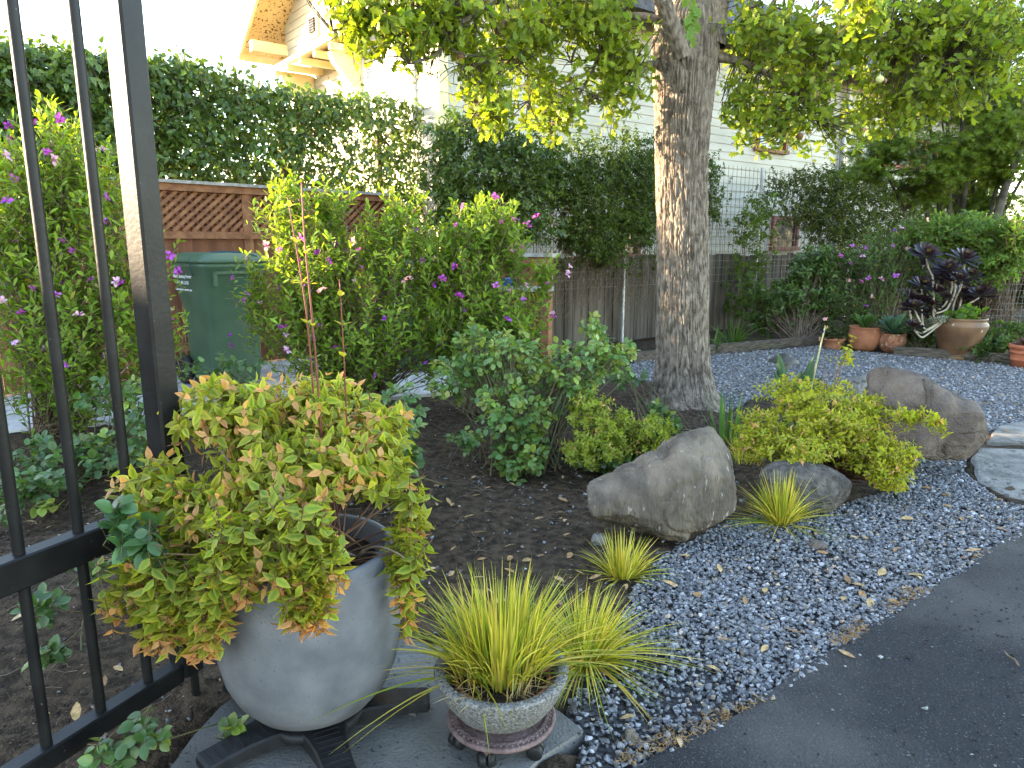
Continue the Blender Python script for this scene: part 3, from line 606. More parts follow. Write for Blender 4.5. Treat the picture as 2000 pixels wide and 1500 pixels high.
YT = 5.75
tp = [(1335, 815, .31), (1334, 770, .262), (1333, 720, .222), (1333, 640, .203), (1334, 540, .198), (1333, 430, .192), (1331, 330, .193), (1333, 240, .205), (1336, 170, .225), (1338, 100, .245), (1344, 40, .235), (1352, 5, .18)]
P_ = [at(x, y, YT) for x, y, r_ in tp]; P_[0][2] = -.05
V, F = bark_tube(P_, [r_ for *_, r_ in tp], 430, 520, .013, 1, .28); trunk = mk('trunk', V, F, BARK, oak, True)
def limb(pts, n=40, nu=24, seed=5, amp=.012):
    P_ = [at(x, y, Y) for x, y, Y, r_ in pts]; V, F = bark_tube(P_, [p[3] for p in pts], nu, n, amp, seed); mk('limb', V, F, BARK, oak, True); return P_
LIMBS = []
LIMBS += limb([(1375, 90, 5.75, .15), (1385, 10, 5.75, .135), (1402, -120, 5.8, .12), (1450, -320, 6, .09)], 120, 90, 6)
LIMBS += limb([(1320, 90, 5.68, .11), (1308, 20, 5.72, .105), (1302, -100, 5.8, .10), (1260, -320, 6, .07)], 120, 80, 8)
LIMBS += limb([(1332, 110, 5.55, .062), (1312, 50, 5.47, .06), (1290, -10, 5.4, .056), (1240, -150, 5.2, .045)], 90, 48, 9)
LIMBS += limb([(1290, 40, 5.75, .034), (1250, 30, 5.6, .024), (1160, 40, 5.4, .02), (1080, 75, 5.3, .014), (1000, 110, 5.2, .01)])
LIMBS += limb([(1240, -150, 5.2, .045), (1090, -50, 5.0, .035), (960, 5, 4.8, .028), (850, 18, 4.7, .02), (740, 30, 4.65, .012), (650, 60, 4.6, .007)])
LIMBS += limb([(960, 5, 4.8, .02), (900, 45, 4.75, .016), (850, 110, 4.7, .011), (800, 125, 4.6, .006)])
LIMBS += limb([(1286, 120, 5.7, .035), (1230, 150, 5.5, .02), (1160, 190, 5.4, .014), (1100, 235, 5.3, .008)])
LIMBS += limb([(1160, 40, 5.4, .016), (1175, 100, 5.35, .012), (1130, 190, 5.3, .009), (1080, 240, 5.25, .005)])
LIMBS += limb([(1000, 110, 5.2, .012), (960, 160, 5.0, .01), (930, 220, 4.85, .007)])
LIMBS += limb([(1392, 110, 5.75, .04), (1450, 120, 5.8, .025), (1530, 160, 5.9, .017), (1600, 235, 6, .009)])
LIMBS += limb([(1402, -120, 5.8, .06), (1520, -60, 5.9, .045), (1680, 10, 6.1, .03), (1830, 90, 6.2, .018), (1930, 150, 6.2, .01)])
LIMBS += limb([(1520, -60, 5.9, .02), (1505, 60, 5.85, .014), (1510, 160, 5.9, .009), (1525, 260, 5.9, .005)])
LIMBS += limb([(1680, 10, 6.1, .018), (1620, 90, 6.0, .012), (1600, 190, 6.0, .007)])
LIMBS += limb([(1402, -120, 5.8, .05), (1560, -90, 4.8, .035), (1700, -60, 3.8, .02), (1760, -40, 3.6, .01)])
LIMBS += limb([(1260, -320, 6, .07), (950, -260, 5.4, .05), (700, -150, 5, .02)]) + limb([(1450, -320, 6, .07), (1750, -260, 6.2, .05), (2000, -120, 6.3, .02)])
oak_blobs = [(700, 45, 4.6, 62, 62, .4), (790, 70, 4.7, 100, 68, .45), (880, 40, 4.75, 90, 60, .4), (930, 165, 4.85, 45, 75, .3), (965, 225, 4.8, 42, 55, .25),
             (1010, 90, 5.1, 90, 80, .5, .8), (1120, 50, 5.3, 130, 70, .6, .7), (1200, 130, 5.35, 75, 80, .4, .6), (1070, 190, 5.3, 80, 60, .4, .55),
             (1480, 80, 5.85, 95, 90, .6, .8), (1550, 200, 6, 95, 85, .5, .65), (1440, 220, 5.85, 45, 75, .3, .5), (1600, 100, 6, 90, 80, .6, .8),
             (1750, 80, 6.1, 140, 100, .7), (1900, 70, 6.2, 150, 95, .8), (1740, 220, 6.2, 110, 55, .5, .8), (1690, 20, 3.7, 75, 55, .25, .5), (1930, 180, 6.3, 90, 50, .5, .6),
             (1070, 240, 5.3, 110, 40, .4, .35), (1200, 210, 5.4, 70, 60, .4, .4), (1500, 250, 5.9, 110, 60, .5, .35), (1620, 260, 6.1, 90, 60, .5, .4), (1820, 180, 6.2, 150, 70, .6, .5), (700, -150, 5, 260, 110, .9, .35), (1100, -200, 5.5, 330, 150, 1.3, .35), (1700, -190, 6, 400, 150, 1.3, .35)]
tips, out = blob_pts(oak_blobs, 2900, .1)
d = norm(out * .5 + rng.normal(0, .5, out.shape) + [0, 0, -.25]); S = shoots(tips, d, rng.uniform(.14, .3, len(tips)), .25)
p, ld, ln_, t = leaves_on(S, 7, .15, True, (1.1, .6), .4)
k = rng.random(len(p)); c0 = vary(lerp((.10, .18, .02), (.23, .29, .03), k), .2); c1 = vary(lerp((.14, .22, .024), (.29, .33, .034), k), .15)
cloud('foliage', OAK, p, ld, norm(ln_ * .6 + rng.normal(0, .4, ln_.shape) + [0, 0, .5]), rng.uniform(.048, .084, len(p)), c0, c1, LEAF, oak, 260)
allP = np.concatenate([bez(LIMBS[i], (LIMBS[i] + LIMBS[i + 1]) / 2, LIMBS[i + 1], 6) for i in range(len(LIMBS) - 1) if np.linalg.norm(LIMBS[i] - LIMBS[i + 1]) < 2.4])
j = np.array([np.argmin(((allP - s0) ** 2).sum(1)) for s0 in S[:, 0]]); o = allP[j]; E_ = S[:, 0]; m_ = (o + E_) / 2 + rng.normal(0, .06, o.shape)
tt = np.linspace(0, 1, 6)[None, :, None]; B = (1 - tt) ** 2 * o[:, None] + 2 * tt * (1 - tt) * m_[:, None] + tt * tt * E_[:, None]
TWIGD = mat('oak_twig', (.05, .038, .03), (.10, .078, .06), 20, .9)
V, F = tubes(B, .0055, .002, 4); mk('twigs', V, F, TWIGD, oak, True, kind='stuff')
V, F = tubes(S, .0022, .0014, 3); mk('leaf_stalks', V, F, TWIGD, oak, True, kind='stuff')
# galls hanging among the leaves
GALLB = mat('brown_gall', (.13, .06, .03), (.22, .12, .07), 40, .8); GALLG = mat('green_gall', (.42, .44, .16), (.52, .5, .2), 40, .6)
for px, py, Y, r_, gm in [(861, 18, 4.7, .03, GALLB), (865, 42, 4.7, .02, GALLB), (982, 48, 4.9, .032, GALLB), (972, 60, 4.9, .024, GALLB), (1113, 155, 5.3, .02, GALLB), (1718, 155, 5.4, .028, GALLG), (1727, 158, 5.45, .02, GALLB), (1599, 60, 5.5, .024, GALLG), (1592, 188, 5.7, .03, GALLB), (1562, 266, 5.8, .028, GALLB), (1403, 182, 5.5, .018, GALLG), (890, 55, 4.75, .035, GALLB), (900, 110, 4.75, .03, GALLB)]:
    c = at(px, py, Y); MB().lathe([(0, -r_), (r_ * .6, -r_ * .8), (r_ * .95, -r_ * .25), (r_ * .97, r_ * .2), (r_ * .7, r_ * .7), (r_ * .2, r_ * .95), (r_ * .06, r_ * 1.3), (0, r_ * 2.2)], c, 14).build('gall', gm, oak, True)
# hanging bunch in front of the trunk
tips = at(np.array([1352, 1356, 1348]), np.array([70, 40, 55]), np.array([4.9, 4.95, 4.9])); S = shoots(tips, norm(np.array([[.05, 0, -1], [.1, -.1, -1], [-.1, 0, -1]])), .22)
p, ld, ln_, t = leaves_on(S, 5, .1, True, (.8, .3), .2)
cloud('hanging_foliage', OAK, p, norm(ld + [0, 0, -.4]), norm(np.array([0, -1, .3]) + rng.normal(0, .3, ld.shape)), .10, (.10, .19, .03), (.17, .28, .05), LEAF, oak, 10)
# ------------------------------------------------------------------ maple and trees behind
MAPB = mat('maple_bark', (.05, .046, .036), (.105, .095, .075), 10, .8, .2)
mb = at(1885, 430, 10.6); mb[2] = 0; maple = thing('maple_tree', 'slender many stemmed maple with layered fine leaves behind the urn', 'tree', mb)
ends = [(1690, 265), (1745, 190), (1800, 150), (1845, 110), (1880, 70), (1930, 90), (1965, 160), (1995, 215), (2050, 260), (1840, 240), (1910, 150)]; mt = []
for i, (x, y) in enumerate(ends):
    e = at(x, y, 10.6 + rng.uniform(-.7, .7)); s0 = mb + [(i - 5) * .035, rng.normal(0, .05), 0]; m_ = np.array([s0[0] * .75 + e[0] * .25, s0[1], e[2] * .5])
    B = bez(s0, m_, e, 12); MB().tube(B, np.linspace(.06 if i % 2 else .048, .012, 12), 8).build('trunk', MAPB, maple, True); mt.append(B)
p0_ = at(1930, 420, 10.2); p0_[2] = .4; MB().tube(bez(mb + [.3, -.2, 0], at(1930, 400, 10.2), at(2010, 260, 10), 10), np.linspace(.075, .04, 10), 8).build('trunk', MAPB, maple, True)
mblobs = [(1880, 300, 10.0, 110, 40, .5, .7), (1830, 340, 9.9, 90, 25, .5, .7), (1960, 260, 10, 80, 40, .5, .8), (1740, 290, 10.5, 95, 32, .9), (1700, 335, 10.2, 70, 25, .6, .8), (1850, 130, 11, 150, 60, 1.1), (1950, 220, 10.8, 90, 45, .9), (1810, 215, 10.6, 100, 30, .9), (1800, 375, 10.4, 80, 26, .6), (1950, 330, 10.4, 80, 35, .8), (1900, 60, 11, 150, 50, 1), (1910, 400, 10.8, 100, 30, .7)]
tips, out = blob_pts(mblobs, 2300, .1); d = norm(np.c_[out[:, :2], rng.normal(0, .15, len(out))] + rng.normal(0, .3, out.shape)); S = shoots(tips, d, rng.uniform(.2, .45, len(tips)), .15)
p, ld, ln_, t = leaves_on(S, 6, .15, False, (1.1, .7), .25); k = rng.random(len(p))
cloud('crown', PALM, p, norm(ld + [0, 0, -.15]), norm(rng.normal(0, .25, ld.shape) + [0, 0, 1]), rng.uniform(.055, .085, len(p)), vary(lerp((.06, .11, .018), (.12, .18, .025), k)), vary(lerp((.08, .13, .02), (.15, .205, .028), k)), LEAF, maple, 60)
mtp = np.concatenate(mt); j = np.array([np.argmin(((mtp - s0) ** 2).sum(1)) for s0 in S[:, 0]]); sel = rng.random(len(S)) < .4
B = np.linspace(0, 1, 4)[None, :, None]; V, F = tubes(mtp[j][sel][:, None] * (1 - B) + S[sel][:, :1] * B, .008, .003, 4); mk('twigs', V, F, MAPB, maple, True, kind='stuff')
def back_tree(label, x, y, Y, rx, ry, rd, n, ca, cb, trunk_r=.12, ls=.14):
    b = at(x, y, Y); b[2] = 0; T_ = thing('background_tree', label, 'tree', b); c = at(x, y, Y)
    for k in range(4): MB().tube(bez(b + rng.normal(0, .05, 3) * [1, 1, 0], (b + c) / 2 + rng.normal(0, .3, 3), c + rng.normal(0, .8, 3), 8), np.linspace(trunk_r, .02, 8), 7).build('trunk', MAPB, T_, True)
    tips, out = blob_pts([(x, y, Y, rx, ry, rd), (x + rx * .4, y - ry * .5, Y, rx * .6, ry * .5, rd * .7), (x - rx * .5, y + ry * .3, Y, rx * .6, ry * .6, rd * .7)], n, .15)
    d = norm(out + rng.normal(0, .5, out.shape)); S = shoots(tips, d, .5, .2); p, ld, ln_, t = leaves_on(S, 7, .1, True, (1, .6), .35); k = rng.random(len(p))
    cloud('crown', IVY, p, ld, norm(ln_ + [0, 0, .5]), rng.uniform(.7, 1.2, len(p)) * ls, vary(lerp(ca, cb, k)), vary(lerp(ca, cb, k)) * 1.15, LEAF, T_)
back_tree('sunlit yellow green tree filling the gap behind the maple', 1930, 290, 19, 150, 130, 2.2, 900, (.10, .14, .015), (.20, .22, .02))
back_tree('tall dark green tree standing behind the cream house roof', 2080, 120, 23, 170, 200, 2.5, 700, (.05, .09, .015), (.10, .14, .02), .2, .18)
# ------------------------------------------------------------------ vines and hedges on the fences
def on_plane(poly, n, P0, nrm, jit, thin=None):
    q = sample_poly(poly, n)
    if thin is not None:
        for tp_, fr in thin: q = q[~(inpoly(q, tp_) & (rng.random(len(q)) < fr))]
    return hit(q[:, 0], q[:, 1], P0, nrm) + np.asarray(nrm) * (np.abs(rng.normal(0, jit, len(q))) * np.where(rng.random(len(q)) < .7, 1, -1))[:, None]
HB = FA - FN * .42
hp = [(-170, 92), (60, 98), (110, 110), (190, 116), (260, 118), (330, 126), (400, 142), (470, 168), (560, 178), (650, 190), (760, 196), (860, 214), (905, 240), (905, 530), (768, 520), (764, 392), (480, 368), (200, 352), (-170, 340)]
hedge = thing('vine_hedge', 'tall dark vine hedge on a trellis above the lattice fence', 'hedge', HB)
tips = on_plane(hp, 8000, HB, FN, .17, [([(600, 245), (880, 255), (880, 400), (560, 352)], .4), ([(300, 210), (600, 245), (560, 352), (300, 340)], .1), ([(-170, 200), (300, 210), (300, 345), (-170, 335)], .05)])
d = norm(FN * .55 + rng.normal(0, .55, tips.shape) + [0, 0, -.05]); S = shoots(tips, d, rng.uniform(.1, .22, len(tips)), .3)
p, ld, ln_, t = leaves_on(S, 4, .2, True, (1, .6), .35); k = rng.random(len(p))
cloud('foliage', IVY, p, norm(ld + [0, 0, -.35]), norm(ln_ + FN * .6 + [0, 0, .5]), rng.uniform(.055, .095, len(p)), vary(lerp((.036, .074, .017), (.10, .17, .028), k)), vary(lerp((.046, .09, .02), (.12, .19, .032), k)), GLOSSY, hedge, 280)
q = sample_poly(hp, 420); c = hit(q[:, 0], q[:, 1], HB, FN) + FN * rng.normal(0, .1, (420, 1)); a = rng.normal(0, .6, 420)
S = c[:, None] + np.linspace(-.5, .5, 7)[None, :, None] * (rng.uniform(.3, 1., 420)[:, None, None] * (FD * np.cos(a)[:, None] + np.array([0, 0, 1]) * np.sin(a)[:, None])[:, None]) + rng.normal(0, .02, (420, 7, 3))
V, F = tubes(S, .005, .003, 4); mk('tangled_stems', V, F, TWIG, hedge, True, kind='stuff')
tq = np.array([(25, 88), (70, 72), (330, 112), (345, 85), (455, 140), (480, 130), (100, 95), (395, 125), (300, 105)]); tips = hit(tq[:, 0], tq[:, 1] + 6, HB, FN)
S = shoots(tips, norm(rng.normal(0, .35, tips.shape) + [0, 0, 1]), .3, .3, 7); V, F = tubes(S, .0035, .0016); mk('tendril', V, F, TWIG, hedge, True, kind='stuff')
p, ld, ln_, t = leaves_on(S, 6, .2, True, (.9, .6), .3); cloud('tendril_leaves', IVY, p, ld, ln_, .04, (.06, .11, .02), (.09, .15, .03), LEAF, hedge)
for s_ in (-2.9, -1.1, .55, 2.1, 3.45): MB().box(HB + FD * s_ - FN * .05 + [0, 0, 1.35], (.07, .07, 2.7), FD, FN).build('post', TWIG, hedge)
for z in (1.75, 2.2, 2.65): MB().tube([HB - FD * 2.9 - FN * .05 + [0, 0, z], HB + FD * 3.45 - FN * .05 + [0, 0, z]], .006, 5).build('wire', WIRE, hedge)
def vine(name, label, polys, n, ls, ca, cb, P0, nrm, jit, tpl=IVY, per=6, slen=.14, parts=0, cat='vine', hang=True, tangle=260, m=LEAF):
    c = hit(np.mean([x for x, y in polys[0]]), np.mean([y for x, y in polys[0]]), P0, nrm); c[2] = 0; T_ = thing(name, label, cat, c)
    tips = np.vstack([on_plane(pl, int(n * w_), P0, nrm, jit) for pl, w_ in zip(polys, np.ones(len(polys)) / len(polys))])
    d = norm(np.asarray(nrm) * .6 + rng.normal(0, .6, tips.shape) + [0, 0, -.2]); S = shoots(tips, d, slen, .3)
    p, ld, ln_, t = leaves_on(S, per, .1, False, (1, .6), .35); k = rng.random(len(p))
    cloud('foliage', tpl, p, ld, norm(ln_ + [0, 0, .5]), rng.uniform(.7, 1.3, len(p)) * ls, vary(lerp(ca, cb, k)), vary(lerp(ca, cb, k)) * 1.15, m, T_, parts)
    if tangle:
        q = np.vstack([sample_poly(pl, tangle // len(polys)) for pl in polys]); c = hit(q[:, 0], q[:, 1], P0, nrm); nq = len(q)
        a = rng.normal(1.5, .5, nq); ax = norm(np.cross([0, 0, 1], nrm))
        S = c[:, None] + np.linspace(0, -1, 7)[None, :, None] * (rng.uniform(.2, .9, nq)[:, None, None] * (ax * np.cos(a)[:, None] + np.array([0, 0, 1]) * np.sin(a)[:, None])[:, None]) + rng.normal(0, .015, (nq, 7, 3))
        V, F = tubes(S, .0035, .002); mk('tangled_stems', V, F, TWIG, T_, True, kind='stuff')
    return T_
GP = GA + GN * .2
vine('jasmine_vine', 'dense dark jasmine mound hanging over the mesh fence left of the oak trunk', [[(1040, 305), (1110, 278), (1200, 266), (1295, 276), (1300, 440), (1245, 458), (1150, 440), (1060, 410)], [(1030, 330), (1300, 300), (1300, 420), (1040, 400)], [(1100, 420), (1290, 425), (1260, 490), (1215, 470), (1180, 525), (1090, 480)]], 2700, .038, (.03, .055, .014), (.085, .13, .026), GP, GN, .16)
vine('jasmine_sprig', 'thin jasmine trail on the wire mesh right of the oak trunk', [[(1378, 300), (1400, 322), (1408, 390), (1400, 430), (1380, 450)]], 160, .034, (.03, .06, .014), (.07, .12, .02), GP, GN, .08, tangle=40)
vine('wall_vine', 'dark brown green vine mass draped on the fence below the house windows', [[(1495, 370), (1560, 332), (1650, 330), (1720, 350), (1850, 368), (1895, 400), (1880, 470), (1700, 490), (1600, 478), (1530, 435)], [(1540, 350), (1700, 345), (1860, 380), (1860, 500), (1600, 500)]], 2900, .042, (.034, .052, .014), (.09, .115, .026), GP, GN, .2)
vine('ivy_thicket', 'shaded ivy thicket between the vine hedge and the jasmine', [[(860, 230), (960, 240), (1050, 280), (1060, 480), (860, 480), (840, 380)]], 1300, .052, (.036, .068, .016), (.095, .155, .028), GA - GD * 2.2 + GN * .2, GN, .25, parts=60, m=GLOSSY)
vine('hanging_creeper', 'bare creeper stems trailing down the grey plank fence', [[(1080, 470), (1290, 480), (1285, 540), (1090, 540)]], 110, .04, (.03, .05, .013), (.08, .11, .02), GA + GN * .16, GN, .05, tangle=150)
vine('leafy_climber', 'bright leafy climber growing up the mesh beside the pipe post', [[(1440, 420), (1500, 380), (1500, 480), (1470, 620), (1420, 640), (1430, 520)]], 260, .05, (.045, .085, .016), (.10, .15, .025), GA + GN * .3, GN, .12, tangle=60)
# ------------------------------------------------------------------ wheelie bins
BING = mat('green_bin_plastic', (.045, .098, .056), (.058, .118, .07), 5, .45, .45, bump=.05, bscale=30)
RUB = mat('black_rubber', (.014, .014, .015), (.022, .022, .023), 10, .6, .4)
def rrect(w_, d_, r_, z, n=6, dy=0):
    out = []
    for cx, cy, a0 in ((1, 1, 0), (-1, 1, 90), (-1, -1, 180), (1, -1, 270)):
        for a in np.radians(np.linspace(a0, a0 + 90, n)): out.append((cx * (w_ / 2 - r_) + r_ * math.cos(a), cy * (d_ / 2 - r_) + r_ * math.sin(a) + dy, z))
    return np.array(out)
def loft(b, secs, cap=True):
    n = len(secs[0]); V = np.vstack(secs); F = [(i * n + j, i * n + (j + 1) % n, (i + 1) * n + (j + 1) % n, (i + 1) * n + j) for i in range(len(secs) - 1) for j in range(n)]
    if cap: F += [tuple(range(n))[::-1], tuple(range((len(secs) - 1) * n, len(secs) * n))]
    return b.add(V, F)
def wheelie_bin(label, pos, X, Y, h, text=None, cord=False):
    pos = np.array(pos, float); B = thing('wheelie_bin', label, 'bin', pos, 'green wheelie bins along the fence')
    def W(bb): bb.v = [tuple(pos + X * p[0] + Y * p[1] + np.array([0, 0, p[2]])) for p in bb.v]; return bb
    k = h / 1.15
    W(loft(MB(), [rrect(.44, .46, .05, .03 * k), rrect(.46, .50, .06, .12 * k), rrect(.49, .56, .07, .55 * k), rrect(.50, .58, .07, .70 * k), rrect(.55, .64, .08, .80 * k, dy=.0), rrect(.565, .66, .08, 1.0 * k), rrect(.60, .70, .08, 1.02 * k), rrect(.605, .705, .08, 1.055 * k)])).build('body', BING, B, True)
    lid = W(loft(MB(), [rrect(.62, .72, .09, 1.057 * k), rrect(.63, .73, .09, 1.075 * k), rrect(.60, .70, .09, 1.09 * k), rrect(.50, .60, .08, 1.135 * k), rrect(.44, .54, .07, 1.142 * k)])).build('lid', BING, B, True)
    W(MB().tube([(-.24, -.36, 1.0 * k), (-.24, -.42, 1.06 * k), (.24, -.42, 1.06 * k), (.24, -.36, 1.0 * k)], .014, 8)).build('handle', BING, B, True)
    W(MB().box((0, .345, .98 * k), (.40, .03, .025)).box((-.2, .33, .93 * k), (.03, .05, .12)).box((.2, .33, .93 * k), (.03, .05, .12))).build('grab_bar', BING, B)
    for s_ in (-1, 1):
        a = np.linspace(0, 2 * math.pi, 25)[:-1]; c = np.array([s_ * .275, -.25, .14]); bb = MB()
        secs = [np.c_[np.full(24, c[0] + o), c[1] + r_ * np.cos(a), c[2] + r_ * np.sin(a)] for o, r_ in ((-.03, .09), (-.03, .13), (-.015, .14), (.015, .14), (.03, .13), (.03, .09))]
        wh = W(loft(bb, secs)).build('wheel', RUB, B, True)
        W(MB().tube([(c[0] - .034, c[1], c[2]), (c[0] + .034, c[1], c[2])], .05, 14)).build('hub', RUB, wh, True)
    W(MB().tube([(-.26, -.25, .14), (.26, -.25, .14)], .015, 8)).build('axle', RUB, B, True)
    if cord:
        W(MB().tube(bez((.30, .1, 1.09 * k), (.1, .25, 1.2 * k), (-.2, .33, 1.11 * k), 12), .006, 5)).build('cord', mat('cord', (.01, .06, .10)), B, True)
        W(MB().tube(bez((.31, .12, 1.08 * k), (.335, .16, 1.02 * k), (.32, .2, .96 * k), 8), .005, 5)).build('cord', mat('cord', (.01, .03, .05)), B, True)
    if text:
        TX = mat('bin_lettering', (.7, .72, .72), rough=.6)
        for i, (s_, sz) in enumerate(text):
            cu = bpy.data.curves.new('t', 'FONT'); cu.body = s_; cu.size = sz; cu.align_x = 'CENTER'; cu.offset = .0012; to = bpy.data.objects.new('t', cu); COL.objects.link(to)
            dg = bpy.context.evaluated_depsgraph_get(); me = bpy.data.meshes.new_from_object(to.evaluated_get(dg)); vv = np.array([q.co[:] for q in me.vertices]); ff = [tuple(q.vertices) for q in me.polygons]
            bpy.data.objects.remove(to); bpy.data.curves.remove(cu); bpy.data.meshes.remove(me)
            zz = .93 * k - i * .055; V = [(.5 * (.555 + .06 * (zz + y - .8)) + .0065, -.10 + x, zz + y) for x, y, _ in vv]; V = [(p[0], p[1], p[2]) for p in V]
            b = MB().add(V, ff); W(b).build('lettering', TX, B)
wheelie_bin('green wheelie bin with white lettering and a cord over its lid', (-2.64, 6.48, .03), -FD, FN, 1.2, [('Marin Sanitary Service', .042), ('415-456-2601', .042), ('www.marinsanitaryservice.com', .026)], True)
wheelie_bin('green wheelie bin half hidden behind the middle sweet pea shrub', (-1.0, 7.25, .03), -FD, FN, 1.15)
# ------------------------------------------------------------------ shrubs with purple pea flowers
def flower_mesh(cw, ck, seed):
    r = np.random.default_rng(seed); tv, tf, tw = T_leaf(.7, .2, .2, ((.35, .9), (.7, 1.))); VV, FF, CC = [], [], []; o = 0
    for i in range(9):
        a = i * 2.4; lift = r.uniform(.0, 1.3); d = norm([math.cos(a), math.sin(a), lift]); n = norm(np.array([0, 0, 1]) - d * .3 + r.normal(0, .2, 3)); x = norm(np.cross(d, n)); z = np.cross(x, d); s_ = r.uniform(.5, .9) if i < 6 else .4
        p = np.array([0, 0, r.uniform(-.35, .55)]) + d * .08; VV.append(p + s_ * (x * tv[:, :1] + d * tv[:, 1:2] + z * tv[:, 2:])); FF.append(tf + o); o += len(tv)
        c = np.array(cw if i < 6 else ck) * r.uniform(.8, 1.2); CC.append(np.clip(c * (1.25 - .35 * tw[:, None]), 0, .95))
    return make_mesh('flower', np.vstack(VV), np.vstack(FF), PETAL, True, np.vstack(CC))
FLW = [flower_mesh((.36, .07, .44), (.20, .02, .32), 1), flower_mesh((.44, .12, .48), (.26, .04, .36), 2), flower_mesh((.55, .32, .50), (.30, .06, .34), 3), flower_mesh((.58, .36, .46), (.5, .2, .38), 4), flower_mesh((.26, .04, .36), (.12, .01, .22), 5)]
def poly_shrub(label, base, blobs, n, slen, fl, nfl, ca=(.095, .185, .024), cb=(.21, .30, .036), ls=.058, parts=140, per=16, fs=.036, name='sweet_pea_shrub'):
    T_ = thing(name, label, 'shrub', base); tips, out = blob_pts(blobs, n, .2)
    d = norm(out * [.85, .85, .35] + [0, 0, .9] + rng.normal(0, .32, out.shape)); S = shoots(tips, d, rng.uniform(.7, 1.25, n) * slen, -.12, 8); S[..., 2] = np.maximum(S[..., 2], .04)
    p, ld, ln_, t = leaves_on(S, per, .05, True, (1.25, .55), .2); k = np.clip(t * .7 + rng.random(len(p)) * .3, 0, 1)
    c0 = vary(lerp(ca, cb, k), .18); old = rng.random(len(p)) < .015; c0[old] = (.3, .24, .03)
    cloud('foliage', POLY, p, ld, ln_, rng.uniform(.75, 1.3, len(p)) * ls, c0, c0 * 1.12, LEAF, T_, parts)
    stems_from(base, S, T_, .007, .35, TWIG, .0024)
    fp = [at(x, y, Y) for x, y, Y in fl]
    k = rng.permutation(n)[:nfl]; fp += [S[i, -2] + rng.normal(0, .01, 3) for i in k]
    for q in fp:
        M = Matrix.Translation(Vector(q)) @ Matrix.Rotation(rng.random() * 6.28, 4, 'Z') @ Matrix.Rotation(rng.uniform(.2, 1.3), 4, 'X') @ Matrix.Rotation(rng.random() * 6.28, 4, 'Z') @ Matrix.Scale(fs * rng.uniform(.75, 1.25), 4)
        inst('flower', FLW[rng.choice(5, p=[.28, .24, .2, .12, .16])], T_, M)
poly_shrub('tall sweet pea shrub with purple flowers behind the steel gate', gp(110, 842), [(95, 225, 4.7, 45, 40, .2, .9), (10, 300, 4.7, 50, 60, .25, .8), (110, 270, 4.7, 75, 75, .3, .8), (190, 330, 4.6, 50, 70, .25, .8), (110, 350, 4.7, 150, 110, .4), (40, 420, 4.6, 130, 150, .45), (230, 480, 4.6, 110, 130, .4), (120, 600, 4.5, 190, 150, .45), (280, 620, 4.5, 80, 90, .3), (130, 720, 4.5, 160, 70, .4, .7)], 820, .36,
           [(70, 240, 4.3), (118, 232, 4.3), (170, 265, 4.35), (92, 297, 4.3), (172, 290, 4.3), (200, 292, 4.3), (105, 312, 4.3), (15, 245, 4.3), (12, 305, 4.3), (15, 395, 4.2), (205, 385, 4.3), (225, 550, 4.1), (240, 552, 4.1), (100, 570, 4.1), (110, 578, 4.1), (40, 612, 4.1), (155, 615, 4.1), (30, 670, 4.1), (118, 700, 4.1), (125, 713, 4.1), (62, 565, 4.1), (215, 680, 4.1), (330, 605, 4.3), (332, 625, 4.3), (328, 650, 4.3), (345, 530, 4.4), (330, 500, 4.4), (5, 590, 4.1), (140, 492, 4.2)], 60)
poly_shrub('wide sweet pea shrub with purple flowers in front of the green bin', gp(718, 795), [(555, 340, 5.3, 30, 38, .2, 1.6), (640, 380, 5.3, 70, 32, .25, 1.2), (770, 395, 5.35, 70, 35, .25, 1.2), (560, 380, 5.3, 45, 55, .25, .8), (830, 520, 5.45, 70, 110, .35), (840, 640, 5.4, 70, 90, .35), (560, 430, 5.3, 70, 90, .35), (650, 500, 5.3, 140, 110, .45), (770, 470, 5.35, 90, 80, .4), (590, 600, 5.25, 110, 110, .4), (720, 620, 5.25, 130, 110, .45), (500, 560, 5.3, 40, 80, .2), (640, 700, 5.3, 120, 60, .35, .8), (790, 430, 5.4, 60, 40, .2, .7)], 930, .32,
           [(455, 545, 5), (480, 575, 5), (478, 590, 5), (625, 570, 4.9), (632, 565, 4.9), (555, 640, 4.9), (545, 640, 4.9), (560, 685, 4.9), (520, 480, 5), (690, 470, 5), (695, 475, 5), (752, 622, 4.9), (800, 545, 5), (792, 548, 5), (705, 525, 5), (700, 490, 5), (585, 465, 5), (640, 510, 5), (830, 710, 5), (735, 735, 4.9), (665, 740, 4.8), (450, 655, 5), (450, 678, 5), (548, 490, 5), (710, 600, 5), (585, 510, 5)], 64)
poly_shrub('sweet pea shrub with purple flowers in front of the low board screen', gp(942, 802), [(870, 500, 5.45, 60, 80, .3), (960, 410, 5.4, 90, 30, .3, .8), (950, 440, 5.4, 80, 60, .35), (930, 540, 5.35, 90, 90, .4), (1010, 600, 5.3, 80, 70, .35), (890, 630, 5.3, 70, 80, .35), (1000, 470, 5.4, 45, 50, .25), (960, 680, 5.3, 90, 50, .3, .7), (1060, 520, 5.4, 40, 30, .15, .8)], 560, .29,
           [(905, 405, 5.1), (968, 385, 5.1), (1005, 432, 5.1), (1030, 438, 5.1), (1035, 442, 5.1), (1048, 425, 5.1), (978, 436, 5.1), (890, 440, 5.1), (888, 520, 5), (895, 575, 5), (900, 580, 5), (1112, 520, 5.2), (1108, 535, 5.2), (1080, 620, 5.1), (1079, 612, 5.1), (990, 625, 5), (930, 645, 5), (865, 545, 5), (1070, 555, 5.2), (970, 560, 5)], 36, (.08, .165, .021), (.165, .25, .03))
